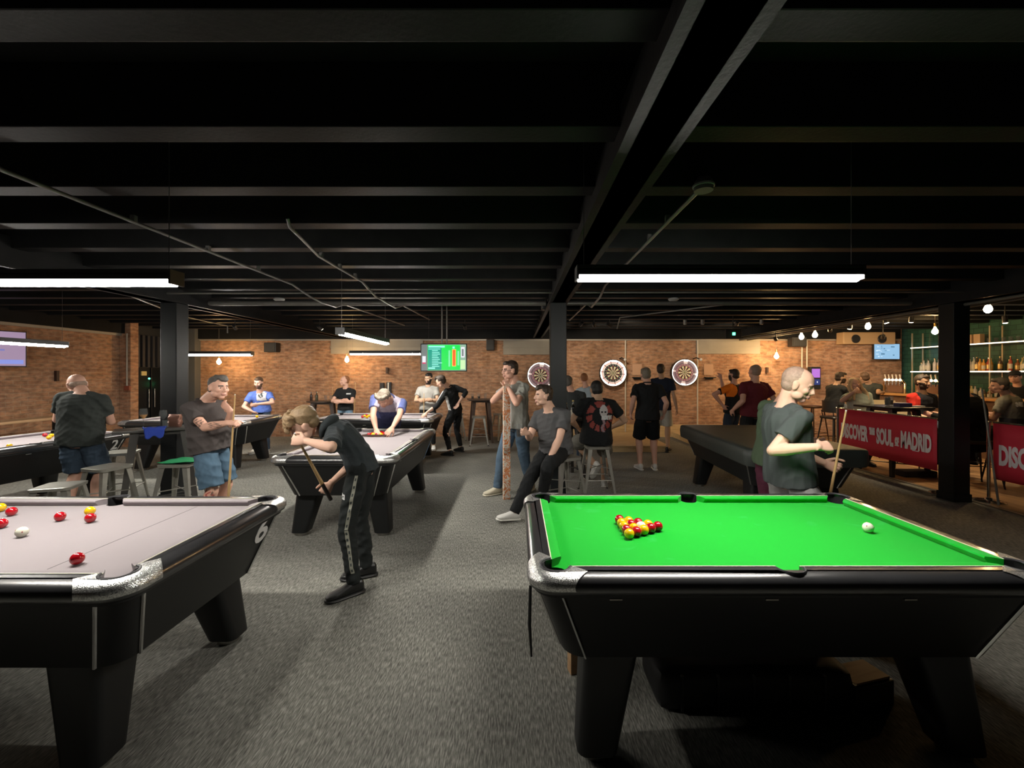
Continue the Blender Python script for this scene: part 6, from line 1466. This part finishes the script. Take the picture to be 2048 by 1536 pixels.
for k in range(2):
    o = MB().box((0, 0, .1), (.1, .13, .2), bev=.004).build('boxed_bottle', mat('carton_tan', (.5, .33, .18), .5)); o.location = (9.78, 9.22-k*.17, 2.253); tag(o, 'tan bottle carton on the top bar shelf, %s of two' % ('left' if k == 0 else 'right'), 'carton')
# beer tap bridges
def tap_bridge(y, lab, xx=9.0):
    o = root('beer_tap_tower', (xx, y, 1.155), math.pi/2*.0, lab, 'beer taps')
    MB().tube([(0, .28, 0), (0, .28, .22), (0, .22, .30), (0, -.22, .30), (0, -.28, .22), (0, -.28, 0)], .024, 10).build('tap_bridge', mat('polished_brass', (.75, .55, .3), .2, 1), o, smooth=60)
    for k in range(5):
        q = MB().cyl((-.04, -.2+k*.1, .27), (-.04, -.2+k*.1, .18), .012, 8).build('tap_spout', CHROME, o)
        MB().tube([(-.03, -.2+k*.1, .32), (-.05, -.2+k*.1, .44)], [.010, .014], 8).build('tap_handle', mat('handle_cream', (.7, .62, .5), .4), q); MB().ball((-.04, -.2+k*.1, .31), .03).build('tap_badge', emis('tap_light', (1, .85, .6), 3), q)
    MB().box((.03, 0, .12), (.04, .4, .2)).build('menu_board', mat('menu_brown', (.18, .09, .05), .5), o)
tap_bridge(10.2, 'beer taps with glowing badges at the far end of the bar'); tap_bridge(9.35, 'beer taps with pale handles on the bar behind the man in red and black')
# speakers/ducts near bar wall
o = MB().box((0, 0, 0), (1.3, .25, .3), bev=.02).build('air_unit', mat('tan_duct', (.42, .27, .14), .6)); o.location = W(1731, 677, 10.75); tag(o, 'tan boxed unit high on the brick wall near the blue-white screen', 'air unit')
for dx in (-.35, .3): MB().lathe([(.10, 0), (.11, .02), (.1, .03)], (dx, -.155, -.02), 20, axis='Y').build('round_vent', DM, o)

# ---- things under and beside the green table
o = MB().tube([(.055, 1.75, .76), (.05, 1.72, .62), (.058, 1.72, .49)], [.006, .007, .004], 8).build('hanging_strap', RUB, smooth=40); tag(o, 'thin black strap hanging from the corner of the green table', 'strap')
o = MB().box((0, 0, .085), (.16, .05, .17), bev=.004).build('wooden_block', WD); o.location = (.36, 2.35, 0); o.rotation_euler = (0, 0, .3); tag(o, 'small wooden board standing behind the near left leg of the green table', 'wooden board')
b = root('equipment_bag', (1.15, 2.2, 0), 0, 'black bag lying on the carpet under the green table', 'bag')
MB().box((0, 0, .10), (.95, .32, .2), bev=.06).build('body', mat('bag_nylon', (.008, .008, .009), .6), b, smooth=60)
for k in range(5): MB().box((-.36+k*.17, -.155, .1), (.012, .02, .17)).build('bag_strap', mat('strap_grey', (.03, .03, .03), .6), b)
o = root('wooden_tray', (1.72, 2.15, 0), .25, 'shallow wooden tray on the carpet under the right end of the green table', 'tray')
MB().box((0, 0, .06), (.24, .16, .12), bev=.006).build('box', DM, o); MB().box((0, 0, .125), (.22, .13, .012)).build('wooden_lid', WD, o); MB().box((-.12, -.07, .13), (.015, .015, .01)).build('clasp', CHROME, o)
o = MB().box((0, 0, .05), (.5, .2, .1), bev=.02).build('kit_bag', mat('bag_nylon', (0, 0, 0))); o.location = (6.3, 6.75, 0); tag(o, 'dark bag on the wooden floor under the first red banner', 'bag')

cue(W(665, 776, 10.6), W(664, 872, 10.75)*V((1, 1, 0)) + V((0, 0, .02)), 'pale pool cue leaning on the brick wall left of the man with folded arms')
cue(W(711, 766, 9.9), W(706, 880, 10.0)*V((1, 1, 0)) + V((0, 0, .02)), 'dark pool cue standing close behind the man with folded arms')
o = MB().box((0, 0, 0), (.1, .08, .22), bev=.01).build('cue_holder', DM); o.location = W(764, 774, 10.9); tag(o, 'small black holder on the brick wall just left above the racking man', 'holder')
o = root('wall_bottle_opener', W(778, 776, 10.9), 0, 'black wall rack holding a short pale stick, right above the racking man', 'rack'); MB().box((0, 0, 0), (.12, .06, .3), bev=.01).build('rack', DM, o); MB().cyl((0, -.05, -.05), (0, -.05, .14), .02, 10).build('stick', WHITE, o)
bpy.data.scenes.remove(_TS)
